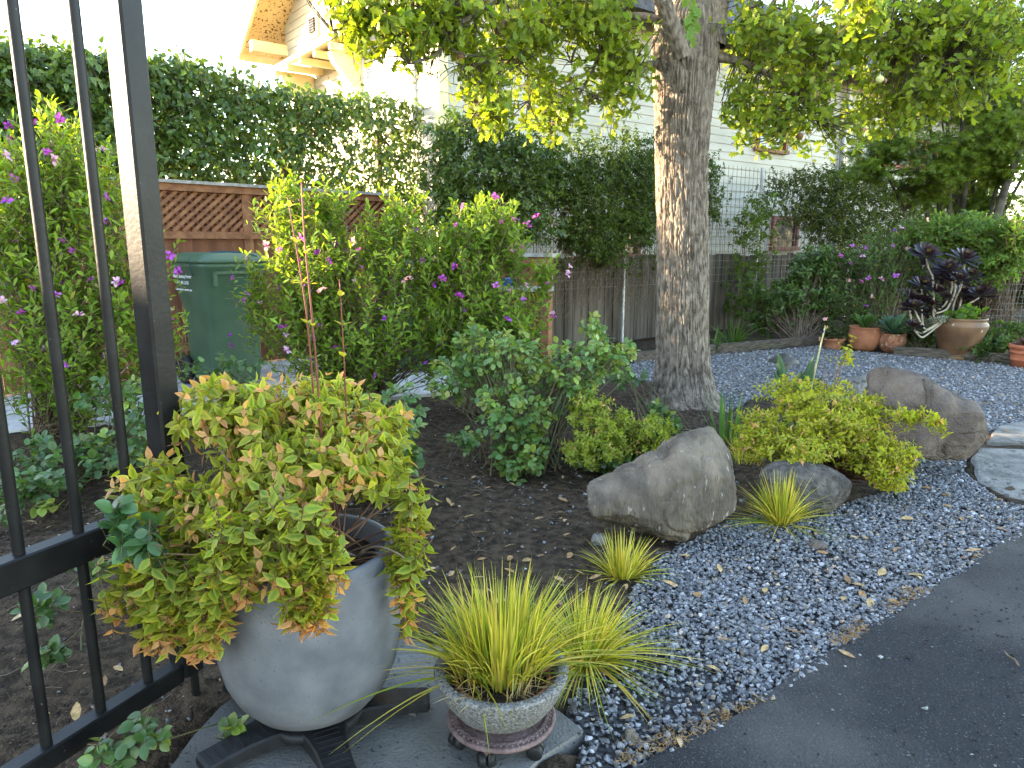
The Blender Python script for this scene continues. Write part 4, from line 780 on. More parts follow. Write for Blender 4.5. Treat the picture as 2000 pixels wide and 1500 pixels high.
# ------------------------------------------------------------------ shrubs round the courtyard
poly_shrub('violet flowered shrub on the fence behind the terracotta pots', gp(1710, 672), [(1720, 500, 9.6, 90, 70, .5), (1690, 580, 9.5, 90, 60, .45), (1790, 560, 9.7, 60, 80, .4), (1650, 520, 9.8, 50, 60, .3, .7), (1780, 450, 9.8, 60, 40, .3)], 640, .36, [(1690, 485, 9), (1685, 500, 9), (1742, 480, 9), (1722, 545, 9), (1698, 545, 9), (1750, 540, 9), (1682, 552, 9), (1700, 580, 9), (1640, 500, 9), (1664, 480, 9), (1660, 515, 9), (1655, 550, 9), (1810, 430, 9), (1760, 445, 9)], 20, (.04, .085, .025), (.09, .16, .04), .062, 0, 14, .045, 'violet_flowered_shrub')
def leafy(name, label, base, blobs, n, slen, ls, ca, cb, per=7, tpl=IVY, up=.4, parts=0, m=LEAF, whorl=2, droop=.1, cat='shrub'):
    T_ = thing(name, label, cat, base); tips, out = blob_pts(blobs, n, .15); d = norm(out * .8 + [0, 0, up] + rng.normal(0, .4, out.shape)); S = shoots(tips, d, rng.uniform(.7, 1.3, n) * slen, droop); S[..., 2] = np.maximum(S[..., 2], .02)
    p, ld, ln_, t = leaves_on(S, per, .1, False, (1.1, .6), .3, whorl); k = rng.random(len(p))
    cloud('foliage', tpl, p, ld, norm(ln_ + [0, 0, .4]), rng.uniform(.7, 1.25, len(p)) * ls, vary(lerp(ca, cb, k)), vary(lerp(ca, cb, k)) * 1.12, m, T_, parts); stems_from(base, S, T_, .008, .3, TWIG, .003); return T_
leafy('laurel_shrub', 'dark round leaved shrub against the grey plank fence', gp(1560, 668), [(1590, 530, 9.9, 50, 60, .4), (1560, 590, 9.8, 70, 60, .4), (1500, 600, 10, 50, 60, .3, .7), (1620, 590, 9.7, 40, 50, .3)], 600, .25, .068, (.03, .07, .016), (.085, .15, .028), m=GLOSSY)
leafy('bay_shrub', 'bright green pointed leaf shrub in front of the maple stems', gp(1900, 650), [(1880, 450, 9.4, 100, 40, .5), (1820, 470, 9.5, 60, 50, .4), (1940, 500, 9.2, 70, 60, .4), (1985, 455, 9, 40, 50, .3)], 680, .28, .075, (.06, .13, .024), (.13, .21, .035), tpl=POLY)
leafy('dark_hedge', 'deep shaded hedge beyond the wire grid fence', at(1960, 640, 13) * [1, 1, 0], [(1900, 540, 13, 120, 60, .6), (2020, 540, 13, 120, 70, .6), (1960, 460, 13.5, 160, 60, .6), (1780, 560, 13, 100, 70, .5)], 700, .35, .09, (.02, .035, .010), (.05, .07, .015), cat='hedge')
leafy('golden_shrub', 'small golden leaved shrub behind the wire grid fence', at(1965, 600, 12.3) * [1, 1, 0], [(1960, 520, 12.4, 45, 16, .4), (1990, 500, 12.4, 40, 14, .4)], 120, .25, .07, (.12, .13, .015), (.2, .19, .02))
leafy('groundcover_plant', 'low dark leafy groundcover beneath the urn', gp(1800, 690), [(1800, 660, 8.6, 60, 26, .4), (1760, 670, 8.7, 40, 18, .3)], 150, .16, .055, (.025, .05, .014), (.06, .10, .02), up=.1)
leafy('low_fern_clump', 'low dark green leafy clump beside the dark edging board', gp(1945, 700), [(1940, 665, 8.0, 60, 24, .4), (1900, 680, 8.0, 40, 15, .3), (1980, 650, 8.4, 40, 22, .3)], 190, .16, .055, (.028, .06, .014), (.07, .12, .022), up=.1)
# ------------------------------------------------------------------ roses
def rose(label, base, blobs, n, ls=.05, parts=150, ca=(.036, .088, .026), cb=(.085, .155, .038), new=.12, canes=.5, flat=.3, name='rose_bush', r=.006):
    T_ = thing(name, label, 'rose', base); tips, out = blob_pts(blobs, n, .2); d = norm(out * [1, 1, .4] + rng.normal(0, .45, out.shape) + [0, 0, .15]); S = shoots(tips, d, rng.uniform(1.6, 2.6, n) * ls, .15); S[..., 2] = np.maximum(S[..., 2], .02)
    p, ld, ln_, t = leaves_on(S, 3, .25, False, (1.1, .55), .18); p += ld * ls * .05; k = np.tile(rng.random(n), len(p) // n); nw = np.tile(rng.random(n) < new, len(p) // n)
    c0 = vary(lerp(ca, cb, k), .16); c0[nw] = vary(np.tile([(.16, .21, .035)], (nw.sum(), 1)), .15)
    up_ = norm(rng.normal(0, flat, ld.shape) + [0, -.25, 1]); cloud('foliage', ROSE, p, ld, up_, rng.uniform(.75, 1.25, len(p)) * ls, c0, c0 * 1.2, GLOSSY, T_, parts)
    stems_from(base, S, T_, r, canes, mat('rose_cane', (.07, .085, .03), (.12, .075, .04), 6, .6), .0016, 'cane', .1); return T_
rose('broad rose bush with glossy leaves in front of the oak trunk', gp(1020, 905), [(925, 690, 4.4, 45, 60, .25), (990, 700, 4.3, 70, 60, .35), (1110, 720, 4.3, 90, 55, .35), (1190, 690, 4.4, 60, 45, .3), (1160, 640, 4.5, 30, 30, .15, .7), (1010, 800, 4.1, 90, 60, .35), (1020, 890, 3.9, 60, 55, .25), (880, 740, 4.3, 50, 50, .25, .8), (1100, 770, 4.4, 50, 30, .2, .5)], 560, .041, 250, ca=(.055, .125, .032), cb=(.135, .22, .05), new=.25)
rose('low rose bush trailing behind the steel gate bars', gp(230, 900), [(240, 780, 4.1, 90, 40, .3, .8), (90, 900, 3.6, 100, 45, .35), (230, 880, 3.6, 80, 50, .3, .8), (310, 840, 3.4, 60, 50, .25, .7), (60, 960, 3.2, 80, 40, .3)], 190, .046, 150)
rose('rose bush growing through behind the yellow potted shrub', gp(720, 960), [(490, 800, 3.2, 80, 50, .25, .6), (650, 880, 2.9, 130, 60, .3), (790, 880, 2.9, 40, 70, .2), (440, 720, 4.6, 80, 35, .25, .8), (760, 780, 3.6, 90, 40, .3, .6), (560, 930, 2.6, 100, 60, .2)], 300, .044, 150)
rose('rose shoot with large round leaves reaching over the gate rail', gp(330, 1230), [(285, 1060, 1.47, 75, 50, .04), (325, 1105, 1.46, 45, 40, .04), (225, 1010, 1.5, 35, 30, .04, .7)], 13, .041, 60, (.03, .085, .03), (.06, .13, .035), 0, 1, .35, 'rose_shoot', .003)
rose('small rose sucker on the soil beside the black plant dolly', gp(430, 1445, .02), [(450, 1425, 1.6, 25, 25, .03)], 3, .032, 12, name='rose_sucker', r=.0025)
rose('rose seedling under the bottom rail of the gate', gp(290, 1470), [(285, 1440, 1.5, 45, 35, .06), (210, 1480, 1.45, 40, 20, .05)], 13, .032, 40, name='rose_seedling', r=.0025)
rose('sparse rose runner on the dark soil behind the gate bars', gp(110, 1240), [(80, 1190, 2.1, 45, 35, .1), (95, 1290, 1.9, 35, 25, .06), (190, 1100, 2.4, 60, 30, .12), (60, 1080, 2.6, 50, 20, .1)], 26, .038, 60, name='rose_runner', r=.0025)
rose('small leafy sprig on bare soil between the roses and the potted shrub', gp(910, 900), [(910, 860, 3.9, 40, 22, .15)], 22, .034, 0, name='leafy_sprig', r=.0025)
# ------------------------------------------------------------------ variegated abelias
def abelia(label, base, blobs, n, slen, per, ls, parts, canes=.4, up=.35, name='abelia_shrub', orange=.5, ca=(.075, .165, .02), cb=(.19, .27, .03), edge=(.46, .43, .06), droopb=None, r=.004, stem=True):
    T_ = thing(name, label, 'shrub', base); tips, out = blob_pts(blobs, n, .3)
    d = norm(out * .9 + rng.normal(0, .35, out.shape) + np.array([0, 0, up])); 
    if droopb is not None: d = droopb(tips, d)
    S = shoots(tips, d, rng.uniform(.7, 1.3, n) * slen, .12); S[..., 2] = np.maximum(S[..., 2], .015)
    p, ld, ln_, t = leaves_on(S, per, .02, False, (1.15, .75), .2); k = np.clip(t * .6 + .5 * rng.random(len(p)), 0, 1)
    c0 = lerp(ca, cb, k); c1 = lerp(np.array(edge) * .6, edge, k); tip = (t > .8) & (np.tile(rng.random(n) < orange, len(p) // n)); 
    mid_ = (t > .65) & (t <= .8); c0[mid_] = c0[mid_] * .6 + np.array((.34, .28, .05)) * .4; c0[tip] = (.48, .26, .09); c1[tip] = (.62, .30, .14); sz = rng.uniform(.75, 1.2, len(p)) * ls * np.where(t > .85, .8, 1.)
    cloud('foliage', ABELIA, p, ld, norm(ln_ + [0, -.25, .35]), sz, vary(c0, .14), vary(c1, .12), LEAF, T_, parts)
    if stem: stems_from(base, S, T_, r, canes, mat('abelia_stem', (.10, .035, .02), (.17, .09, .05), 12, .7), .0014, 'stem', .05)
    return T_, S
PC = np.array([-.533, 1.72, .083])
def hang(tp_, d):
    low = (tp_[:, 2] < .60)[:, None]; return np.where(low, norm(d * .5 + np.array([0, -.25, -.75])), d)
pa, S = abelia('golden variegated abelia with orange tips spilling over the round pot', PC + [0, 0, .40], [(560, 900, 1.82, 220, 110, .26, 1.2), (440, 800, 1.92, 120, 85, .22), (610, 800, 2.0, 130, 80, .22), (730, 900, 1.82, 80, 80, .2, 1.2), (745, 830, 1.95, 65, 45, .15), (330, 1090, 1.62, 105, 100, .13, 1.2), (255, 1190, 1.52, 62, 55, .08, 1.2), (380, 1220, 1.47, 70, 60, .06, 1.3), (540, 1080, 1.52, 140, 50, .1, 1.5), (600, 1140, 1.43, 90, 45, .04, 2.6), (600, 1210, 1.42, 55, 42, .03, 3.5), (460, 1150, 1.44, 70, 55, .05, 2), (415, 1235, 1.43, 45, 50, .04, 2.5), (330, 1235, 1.47, 65, 50, .06, 2.2), (395, 1275, 1.43, 32, 30, .03, 2.5), (300, 1270, 1.47, 35, 25, .04, 2), (792, 1185, 1.6, 22, 85, .03, 1.7), (800, 1040, 1.7, 35, 50, .07), (300, 960, 1.72, 80, 80, .13), (400, 1000, 1.65, 120, 60, .12)], 980, .135, 6, .041, 300, .14, .3, 'abelia_plant', .8, droopb=hang)
CANE = mat('red_cane', (.11, .012, .010), (.17, .03, .018), 20, .45, .4)
for i, (pts, r_) in enumerate((([(622, 935, 1.86), (612, 760, 1.88), (598, 600, 1.9), (575, 460, 1.92), (562, 385, 1.93)], .0032), ([(632, 930, 1.84), (622, 760, 1.86), (608, 600, 1.88), (594, 460, 1.9), (589, 355, 1.91)], .0036), ([(680, 945, 1.82), (677, 820, 1.83), (672, 700, 1.84), (663, 545, 1.86)], .0028))):
    C = np.array([at(*q) for q in pts]); b0 = PC + [.02 * i, .05, .42]; C = np.vstack([b0, C]); t_ = np.linspace(0, 1, 40); k = np.linspace(0, 1, len(C)); P_ = np.stack([np.interp(t_, k, C[:, j]) for j in range(3)], 1)
    for _ in range(5): P_[1:-1] = (P_[:-2] + 2 * P_[1:-1] + P_[2:]) / 4
    MB().tube(P_, np.linspace(r_, r_ * .55, 40), 7).build('cane', CANE, pa, True)
    S1_ = P_[None]; p, ld, ln_, t = leaves_on(S1_, 9, .12, False, (1., .8), .15); hi_ = np.clip((t - .35) * 2.5, 0, 1)
    c0 = lerp((.09, .18, .03), (.42, .36, .05), hi_); cloud('cane_leaves', ABELIA, p, ld, ln_, rng.uniform(.022, .034, len(p)), c0, c0 * 1.25, LEAF, pa)
for a, m_, e in (((700, 1090, 1.7), (640, 1055, 1.62), (410, 1045, 1.55)), ((690, 1100, 1.7), (720, 1040, 1.6), (790, 1090, 1.58)), ((690, 1090, 1.75), (760, 1050, 1.66), (805, 1160, 1.6)), ((640, 1080, 1.7), (560, 1120, 1.5), (430, 1180, 1.46)), ((560, 1000, 1.75), (420, 900, 1.75), (410, 830, 1.8))): 
    MB().tube(bez(at(*a), at(*m_), at(*e), 12), np.linspace(.0045, .002, 12), 6).build('branch', TWIG, pa, True)
abelia('yellow green abelia mound beside the large boulder', gp(1610, 930), [(1580, 785, 3.85, 115, 58, .3), (1480, 850, 3.65, 60, 62, .22), (1690, 800, 3.85, 70, 42, .2), (1560, 870, 3.5, 100, 45, .25), (1700, 880, 3.5, 90, 50, .2), (1740, 925, 3.38, 60, 38, .1, 1.5), (1640, 835, 3.55, 100, 50, .2), (1780, 810, 3.5, 45, 9, .04, 1.5), (1830, 825, 3.45, 28, 6, .03, 1.6), (1655, 700, 3.9, 8, 20, .03, 1.3), (1770, 890, 3.42, 35, 16, .06, 1.3)], 900, .12, 6, .029, 280, .4, .3, orange=.16, ca=(.13, .215, .016), cb=(.24, .30, .024), edge=(.44, .42, .04))
abelia('green gold abelia mound between the rose bush and the oak', gp(1210, 900), [(1150, 800, 4.0, 55, 45, .25), (1205, 845, 3.85, 85, 50, .25), (1275, 850, 3.9, 58, 45, .2), (1150, 875, 3.7, 70, 35, .2)], 470, .11, 6, .028, 100, .4, .25, orange=.06, ca=(.085, .17, .017), cb=(.17, .235, .024), edge=(.28, .32, .035))
rose('low dark green rose at the foot of the oak trunk', gp(1300, 860), [(1290, 820, 4.4, 45, 38, .2), (1240, 880, 4.0, 60, 35, .2, .7), (1180, 900, 3.9, 70, 30, .2, .7), (1230, 740, 5.4, 45, 18, .3, .7)], 150, .042, 60, name='rose_plant')
# ------------------------------------------------------------------ grasses and irises
def blades(name, label, base, n, L_, wd, spread, lean, cols, droop=.5, parent=None, K=7, front=1., cat='grass', bend=None, seed_spread=.03, tall=None):
    T_ = parent or thing(name, label, cat, base); az = rng.random(n) * 2 * math.pi; ln = np.minimum(np.abs(rng.normal(0, lean, n)), 1.0 + .15 * rng.random(n)); ln = ln * np.where(np.sin(az) < -.2, front, 1.); l = L_ * rng.uniform(.55, 1.1, n); h = np.c_[np.cos(az), np.sin(az), np.zeros(n)]
    o = np.asarray(base) + h * (np.sqrt(rng.random(n)) * seed_spread)[:, None] * [1, 1, 0]; t = np.linspace(0, 1, K)
    out_ = np.sin(ln)[:, None] * t + droop * ln[:, None] * t ** 2 * .5; upv = np.cos(ln)[:, None] * t - droop * ln[:, None] * t ** 2 * .55
    P_ = o[:, None] + h[:, None] * (l[:, None] * out_)[..., None] + np.array([0, 0, 1]) * (l[:, None] * upv)[..., None]; P_ += rng.normal(0, .004, (n, 1, 3)) * t[None, :, None]
    if bend is not None: P_ += np.asarray(bend) * (t ** 2)[None, :, None]
    P_[..., 2] = np.maximum(P_[..., 2], .012)
    sd = norm(np.c_[-np.sin(az), np.cos(az), rng.normal(0, .3, n)] + rng.normal(0, .25, (n, 3))); ww = wd * rng.uniform(.7, 1.2, n)[:, None] * (1 - t ** 2.2)[None] * np.minimum(1, .6 + t * 2)[None] + .0003
    V = np.stack([P_ - sd[:, None] * ww[..., None] / 2, P_ + sd[:, None] * ww[..., None] / 2], 2); b = np.arange(n * K * 2).reshape(n, K, 2)
    F = np.stack([b[:, :-1, 0], b[:, :-1, 1], b[:, 1:, 1], b[:, 1:, 0]], -1).reshape(-1, 4); c = np.array(cols)[rng.integers(0, len(cols), n)]; C = vary(c, .15)[:, None, None] * (np.linspace(.85, 1.1, K))[None, :, None, None] * np.ones((1, 1, 2, 1))
    mk('blades', V.reshape(-1, 3), F, LEAF, T_, True, C.reshape(-1, 3), kind='stuff'); return T_
GOLD = [(.46, .40, .06), (.40, .37, .05), (.26, .29, .035), (.54, .46, .12), (.17, .22, .03), (.48, .40, .08)]
bwl = np.array([-.028, 1.665, 0])
gr = blades('golden_grass', 'golden sweet flag grass growing in the speckled stone bowl', bwl + [0, .0, .205], 620, .275, .006, .1, .64, GOLD, .8, seed_spread=.085, front=.5)
blades('', '', bwl + [-.09, -.02, .20], 70, .24, .006, .1, .9, GOLD, .9, gr, seed_spread=.03, bend=(-.05, -.03, -.02))
blades('', '', bwl + [0, -.03, .205], 160, .09, .0035, .1, 1.0, [(.36, .27, .14), (.28, .2, .1), (.45, .38, .22)], .6, gr, seed_spread=.11)
blades('golden_grass', 'golden grass clump on the soil behind the stone bowl', gp(1150, 1290), 430, .25, .0064, .1, .85, GOLD, .8, seed_spread=.05, bend=(.03, 0, 0))
blades('golden_grass', 'small golden grass tuft in front of the tan boulder', gp(1215, 1128), 230, .185, .006, .1, .62, GOLD, .4, seed_spread=.05)
blades('golden_grass', 'golden grass tuft beside the dark round stone', gp(1525, 1025), 330, .26, .0064, .1, .66, GOLD, .6, seed_spread=.045)
blades('golden_grass', 'sparse grass tuft squeezed between the tan boulder and the abelia', gp(1450, 905), 90, .22, .0048, .1, .5, GOLD, .5, seed_spread=.08)
IRG = [(.07, .15, .045), (.10, .19, .06), (.06, .12, .03)]
blades('iris_fan', 'narrow iris leaves at the foot of the oak beside the tan boulder', gp(1420, 865), 34, .36, .018, .1, .3, IRG, .3, seed_spread=.12, cat='iris')
blades('strap_leaf_plant', 'arching strap leaf clump in front of the grey plank fence', gp(1430, 678), 60, .5, .024, .1, .95, [(.05, .11, .02), (.09, .16, .03)], .8, seed_spread=.06, cat='plant')
blades('strap_leaf_plant', 'dark strap leaf clump right of the large urn', gp(1920, 705), 60, .35, .02, .1, .9, [(.03, .07, .015), (.06, .11, .02)], .8, seed_spread=.1, cat='plant')
blades('strap_leaf_plant', 'scruffy strap leaf clump behind the timber edging by the oak', gp(1390, 688), 40, .4, .02, .1, .9, [(.04, .09, .018), (.07, .13, .025)], .8, seed_spread=.1, cat='plant')
ib = gp(1560, 835); iris = thing('bearded_iris', 'bearded iris with broad blue green leaves and one spent flower stalk', 'iris', ib)
for (x0, x1, y1, wpx) in ((1540, 1520, 688, 22), (1555, 1590, 694, 22), (1560, 1606, 735, 20), (1550, 1565, 722, 26), (1545, 1512, 725, 16), (1565, 1588, 715, 12)):
    Yb = ib[1] + rng.normal(0, .04); a = at(x0, 835, Yb); e = at(x1, y1, Yb - .05); P_ = bez(a, (a * .5 + e * .5) + [(x0 - x1) * .0004, 0, .02], e, 9); s_ = norm(np.cross(P_[-1] - P_[0], [.15, 1, 0])); w_ = wpx * mpp(a) * .5 * np.array([.8, .9, 1, 1, 1, .95, .8, .5, .02])[:, None]
    V = np.vstack([P_ - s_ * w_, P_ + [0, -.004, 0], P_ + s_ * w_, P_ + [0, .004, 0]]); F = [(k * 9 + i, k * 9 + i + 1, ((k + 1) % 4) * 9 + i + 1, ((k + 1) % 4) * 9 + i) for k in range(4) for i in range(8)]
    mk('leaf', V, F, LEAF, iris, True, np.tile([(.085, .17, .085)], (len(V), 1)) * rng.uniform(.85, 1.15))
Y_ = ib[1]; st = bez(at(1578, 790, Y_), at(1592, 720, Y_), at(1611, 640, Y_), 10); MB().tube(st, np.linspace(.008, .005, 10), 8).build('stalk', mat('iris_stalk', (.30, .34, .15), (.42, .36, .2), 12, .6), iris, True)
for (x, y, s_, c) in ((1612, 626, .03, (.42, .26, .36)), (1606, 650, .026, (.07, .02, .12)), (1613, 642, .026, (.42, .32, .2)), (1601, 663, .02, (.3, .2, .16))):
    p = at(x, y, Y_); n = 7; dd = norm(rng.normal(0, .5, (n, 3)) + [0, 0, .6]); cloud('flower', IVY, np.tile(p, (n, 1)), dd, norm(rng.normal(size=(n, 3))), s_, np.tile([c], (n, 1)), np.tile([c], (n, 1)), PETAL, iris, kind=None)
# ------------------------------------------------------------------ boulders
def boulder(label, outline, base_px, depth, m, seed, amp=.02, sq=.62, name='boulder', strata=0., tilt=0., Y=None, facets=9):
    g = gp(*base_px); Y = Y or g[1]; O = np.array([at(x, y, Y) for x, y in outline]); c = O.mean(0); rel = (O - c)[:, [0, 2]]
    th = np.arctan2(rel[:, 1], rel[:, 0]); rr = np.hypot(rel[:, 0], rel[:, 1]); o = np.argsort(th); th, rr = th[o], rr[o]; nu, nv = 220, 110
    a = np.linspace(-math.pi, math.pi, nu, endpoint=False); R_ = np.interp(a, np.r_[th - 2 * math.pi, th, th + 2 * math.pi], np.tile(rr, 3))
    for _ in range(3): R_ = (np.roll(R_, 1) + 2 * R_ + np.roll(R_, -1)) / 4
    ph = np.linspace(-math.pi / 2, math.pi / 2, nv); cp = np.abs(np.cos(ph)) ** sq; sp = np.sign(np.sin(ph)) * np.abs(np.sin(ph)) ** .85
    V = np.stack([c[0] + (R_ * np.cos(a))[None] * cp[:, None], c[1] + depth * .55 + depth * sp[:, None] + 0 * a[None], c[2] + (R_ * np.sin(a))[None] * cp[:, None]], -1)
    V[..., 1] += tilt * (V[..., 2] - c[2]); V = V.reshape(-1, 3); N_ = norm(V - (c + [0, depth * .55, 0]))
    n = fbm(V * 4, 3, seed) * amp * 1.3 + fbm(V * 13, 4, seed + 5) * amp * .6 + .0028 * fbm(V * 55, 3, seed + 9) - amp * .9 * np.exp(-(vnoise(V * 5.5 + 2, seed + 13) / .05) ** 2)
    if strata: 
        q = V @ norm(np.array([.75, .2, -.55])); n += strata * (1 - 2 * np.abs(vnoise(np.c_[q * 9 + fbm(V * 3, 2, seed) * .8, V[:, 0] * 1.2, V[:, 1] * 1.2], seed + 3))) - strata * np.maximum(0, .93 - np.abs(np.sin(q * 15 + 1.5 * fbm(V * 3, 2, 2))) * 6) * .8
    C_ = c + [0, depth * .55, 0]; fr = np.random.default_rng(seed)
    for _ in range(facets):
        fn = norm(fr.normal(size=3) * [1, 1.2, .9] - [0, .5, 0]); h = (V - C_) @ fn; lim = h.max() * fr.uniform(.74, .9); V = V - fn * np.maximum(0, h - lim)[:, None] * .88
    V = V + N_ * n[:, None]; b = np.arange(nv * nu).reshape(nv, nu); F = np.stack([b[:-1], np.roll(b[:-1], -1, 1), np.roll(b[1:], -1, 1), b[1:]], -1).reshape(-1, 4)
    return mk(name, V, F, m, None, True, label=label, cat='boulder', org=(c[0], c[1] + depth * .5, 0))
RK1 = mat('tan_rock', (.075, .061, .047), (.165, .132, .096), 8, .85, .25, bump=.8, bscale=70, stretch=(1.5, 1, .4), c3=(.26, .235, .195), s3=34, t3=.66)
RK2 = mat('brown_rock', (.085, .066, .055), (.155, .122, .10), 6, .9, .2, bump=.8, bscale=110, c3=(.2, .175, .15), s3=120, t3=.68)
RK3 = mat('lava_rock', (.055, .050, .046), (.12, .108, .096), 25, .95, .15, bump=1, bscale=80)
boulder('long tan boulder with pale veins rising beside the gravel', [(1140, 985), (1150, 968), (1185, 952), (1250, 925), (1300, 900), (1340, 870), (1368, 850), (1395, 846), (1408, 860), (1425, 885), (1445, 910), (1455, 940), (1452, 985), (1430, 1005), (1390, 1018), (1350, 1032), (1325, 1052), (1300, 1066), (1270, 1062), (1230, 1045), (1180, 1035), (1150, 1020)], (1310, 1058), .16, RK1, 3, .012, .6, strata=.012, tilt=.25, Y=2.92, facets=12)
boulder('large brown cracked boulder beside the flagstones', [(1690, 860), (1720, 800), (1738, 748), (1752, 734), (1795, 736), (1850, 758), (1895, 778), (1922, 786), (1934, 800), (1930, 860), (1900, 895), (1860, 918), (1810, 932), (1760, 930), (1710, 910)], (1850, 925), .2, RK2, 7, .018, .4, strata=.012, tilt=.15, facets=12, Y=3.85)
boulder('low dark pitted stone behind the golden grass tuft', [(1490, 960), (1510, 925), (1560, 912), (1610, 916), (1650, 930), (1678, 955), (1675, 980), (1650, 996), (1600, 1004), (1540, 1000), (1500, 985)], (1600, 1000), .13, RK3, 12, .006, .7, 'stone', Y=3.26)
boulder('pale flat slab stone half hidden behind the abelia', [(1650, 752), (1680, 742), (1720, 740), (1745, 752), (1740, 775), (1690, 780), (1655, 772)], (1700, 776), .12, FLAG, 15, .006, .6, 'stone')
for x, y, rx, ry, lab, m_, s_ in ((1600, 1070, 17, 9, 'flat brown rock lying alone on the gravel', RK2, 1), (1235, 1447, 15, 13, 'rounded tan pebble near the corner of the slab', RK1, 2), (1172, 1058, 16, 12, 'small pale rock under the lip of the tan boulder', FLAG, 3), (1120, 1392, 10, 8, 'small round grey stone beside the stone bowl', RK3, 4)):
    boulder(lab, [(x + rx * math.cos(a) * (1 + .15 * math.sin(3 * a + s_)), y - ry * math.sin(a) * (1 + .1 * math.cos(2 * a))) for a in np.linspace(0, 6.28, 12)[:-1]], (x, y + ry * .7), rx * .0009 * (2.2 if y > 1200 else 2.6), m_, 20 + s_, .003, .7, 'rock')
# ------------------------------------------------------------------ big pot on its dolly
POTC = mat('pot_concrete', (.070, .073, .080), (.165, .168, .178), 7, .8, .22, bump=.12, bscale=160, c3=(.075, .075, .078), s3=170, t3=.67, lo=.3, hi=.7)
pot = thing('round_planter', 'round blue grey concrete planter on a black wheeled dolly', 'planter', PC)
prof = [(0, 0), (.09, .0), (.125, .010), (.164, .034), (.198, .076), (.221, .128), (.233, .19), (.238, .26), (.236, .33), (.230, .40), (.222, .447), (.218, .453), (.206, .454), (.200, .449), (.197, .40), (.19, .36)]
MB().lathe(prof, PC, 72).build('shell', POTC, pot, True); q = np.linspace(0, 2 * math.pi, 40)[:-1]
rr_ = np.repeat(np.linspace(0, .198, 9), 39); aa = np.tile(q, 9); V = np.c_[PC[0] + rr_ * np.cos(aa), PC[1] + rr_ * np.sin(aa), np.full(len(rr_), PC[2] + .395)]; V[:, 2] += .012 * fbm(V * 30, 2, 4)
MB().add(V, [(i * 39 + j, i * 39 + (j + 1) % 39, (i + 1) * 39 + (j + 1) % 39, (i + 1) * 39 + j) for i in range(8) for j in range(39)]).build('potting_soil', SOIL, pot, True)
PLA = mat('black_plastic', (.010, .010, .011), (.017, .017, .018), 30, .5, .22, c3=(.12, .12, .12), s3=240, t3=.72); ZINC = mat('zinc', (.6, .6, .6), rough=.3, metal=.9)
dol = thing('plant_dolly', 'black five armed plastic dolly under the round planter', 'dolly', (PC[0], PC[1], .022))
MB().lathe([(0, .032), (.135, .032), (.14, .04), (.14, .058), (.132, .0605), (0, .0605)], (PC[0], PC[1], .022), 40).build('hub', PLA, dol, True)
for a in np.radians([8, 80, 155, 225, 297]):
    d = np.array([math.cos(a), math.sin(a), 0]); s_ = np.array([-d[1], d[0], 0]); b = MB(); secs = []
    for r_, w_, zt, zb in ((.09, .135, .083, .045), (.15, .10, .083, .045), (.20, .082, .081, .048), (.26, .076, .078, .048), (.30, .078, .075, .048), (.308, .06, .072, .05)):
        c = np.array([PC[0], PC[1], 0]) + d * r_; e_ = .005; secs.append(np.array([c + s_ * (w_ / 2) + [0, 0, zb], c + s_ * (w_ / 2) + [0, 0, zt - e_], c + s_ * (w_ / 2 - e_) + [0, 0, zt], c - s_ * (w_ / 2 - e_) + [0, 0, zt], c - s_ * (w_ / 2) + [0, 0, zt - e_], c - s_ * (w_ / 2) + [0, 0, zb]]))
    arm = loft(b, secs).build('arm', PLA, dol)
    for r_ in np.linspace(.13, .285, 9): MB().box(np.array([PC[0], PC[1], .0832 - max(0, r_ - .15) * .045]) + d * r_, (.0035, .062, .003), d, s_).build('grip_rib', PLA, arm)
    c = np.array([PC[0], PC[1], 0]) + d * .265; k = norm(s_ * .7 + d * .4)
    cs = MB().tube([c + [0, 0, .049], c + [0, 0, .043]], .018, 12); cs.box(c + k * .013 + [0, 0, .036], (.003, .02, .025), k, np.cross([0, 0, 1], k)); cs.box(c - k * .013 + [0, 0, .036], (.003, .02, .025), k, np.cross([0, 0, 1], k))
    cs.box(c + k * .022 - d * .008 + [0, 0, .037], (.022, .016, .002), k, np.cross([0, 0, 1], k)); co = cs.build('caster', ZINC, dol)
    MB().tube([c - k * .010 + [0, 0, .0385], c + k * .010 + [0, 0, .0385]], .0165, 16).build('wheel', RUB, co, True)
# ------------------------------------------------------------------ stone bowl on its trivet
GRAN = mat('speckled_granite', (.10, .095, .088), (.30, .29, .27), 150, .9, .2, bump=.8, bscale=200, lo=.35, hi=.65)
bowl = thing('stone_bowl', 'low speckled granite bowl planted with golden grass', 'planter', bwl + [0, 0, .098])
MB().lathe([(0, 0), (.085, 0), (.1, .004), (.125, .025), (.15, .06), (.166, .095), (.1735, .118), (.174, .124), (.168, .1275), (.150, .1265), (.1465, .122), (.14, .1), (.13, .08)], bwl + [0, 0, .098], 64).build('shell', GRAN, bowl, True)
MB().lathe([(.0, .08), (.128, .09)], bwl + [0, 0, .098], 40).build('potting_soil', SOIL, bowl, True)
TER = mat('terracotta', (.27, .095, .048), (.37, .155, .085), 6, .8, .25, bump=.25, bscale=60, c3=(.42, .27, .18), s3=14, t3=.66)
MB().lathe([(.118, .07), (.125, .107), (.1225, .1095), (.117, .107), (.112, .08)], bwl + [.004, -.008, .098], 48).build('inner_pot', TER, bowl, True)
CAST = mat('rusty_cast_iron', (.10, .062, .058), (.17, .11, .10), 20, .7, .35, bump=.4, bscale=90)
tv_ = thing('plant_trivet', 'round ornate brown cast iron trivet on casters under the bowl', 'trivet', bwl + [0, 0, .022])
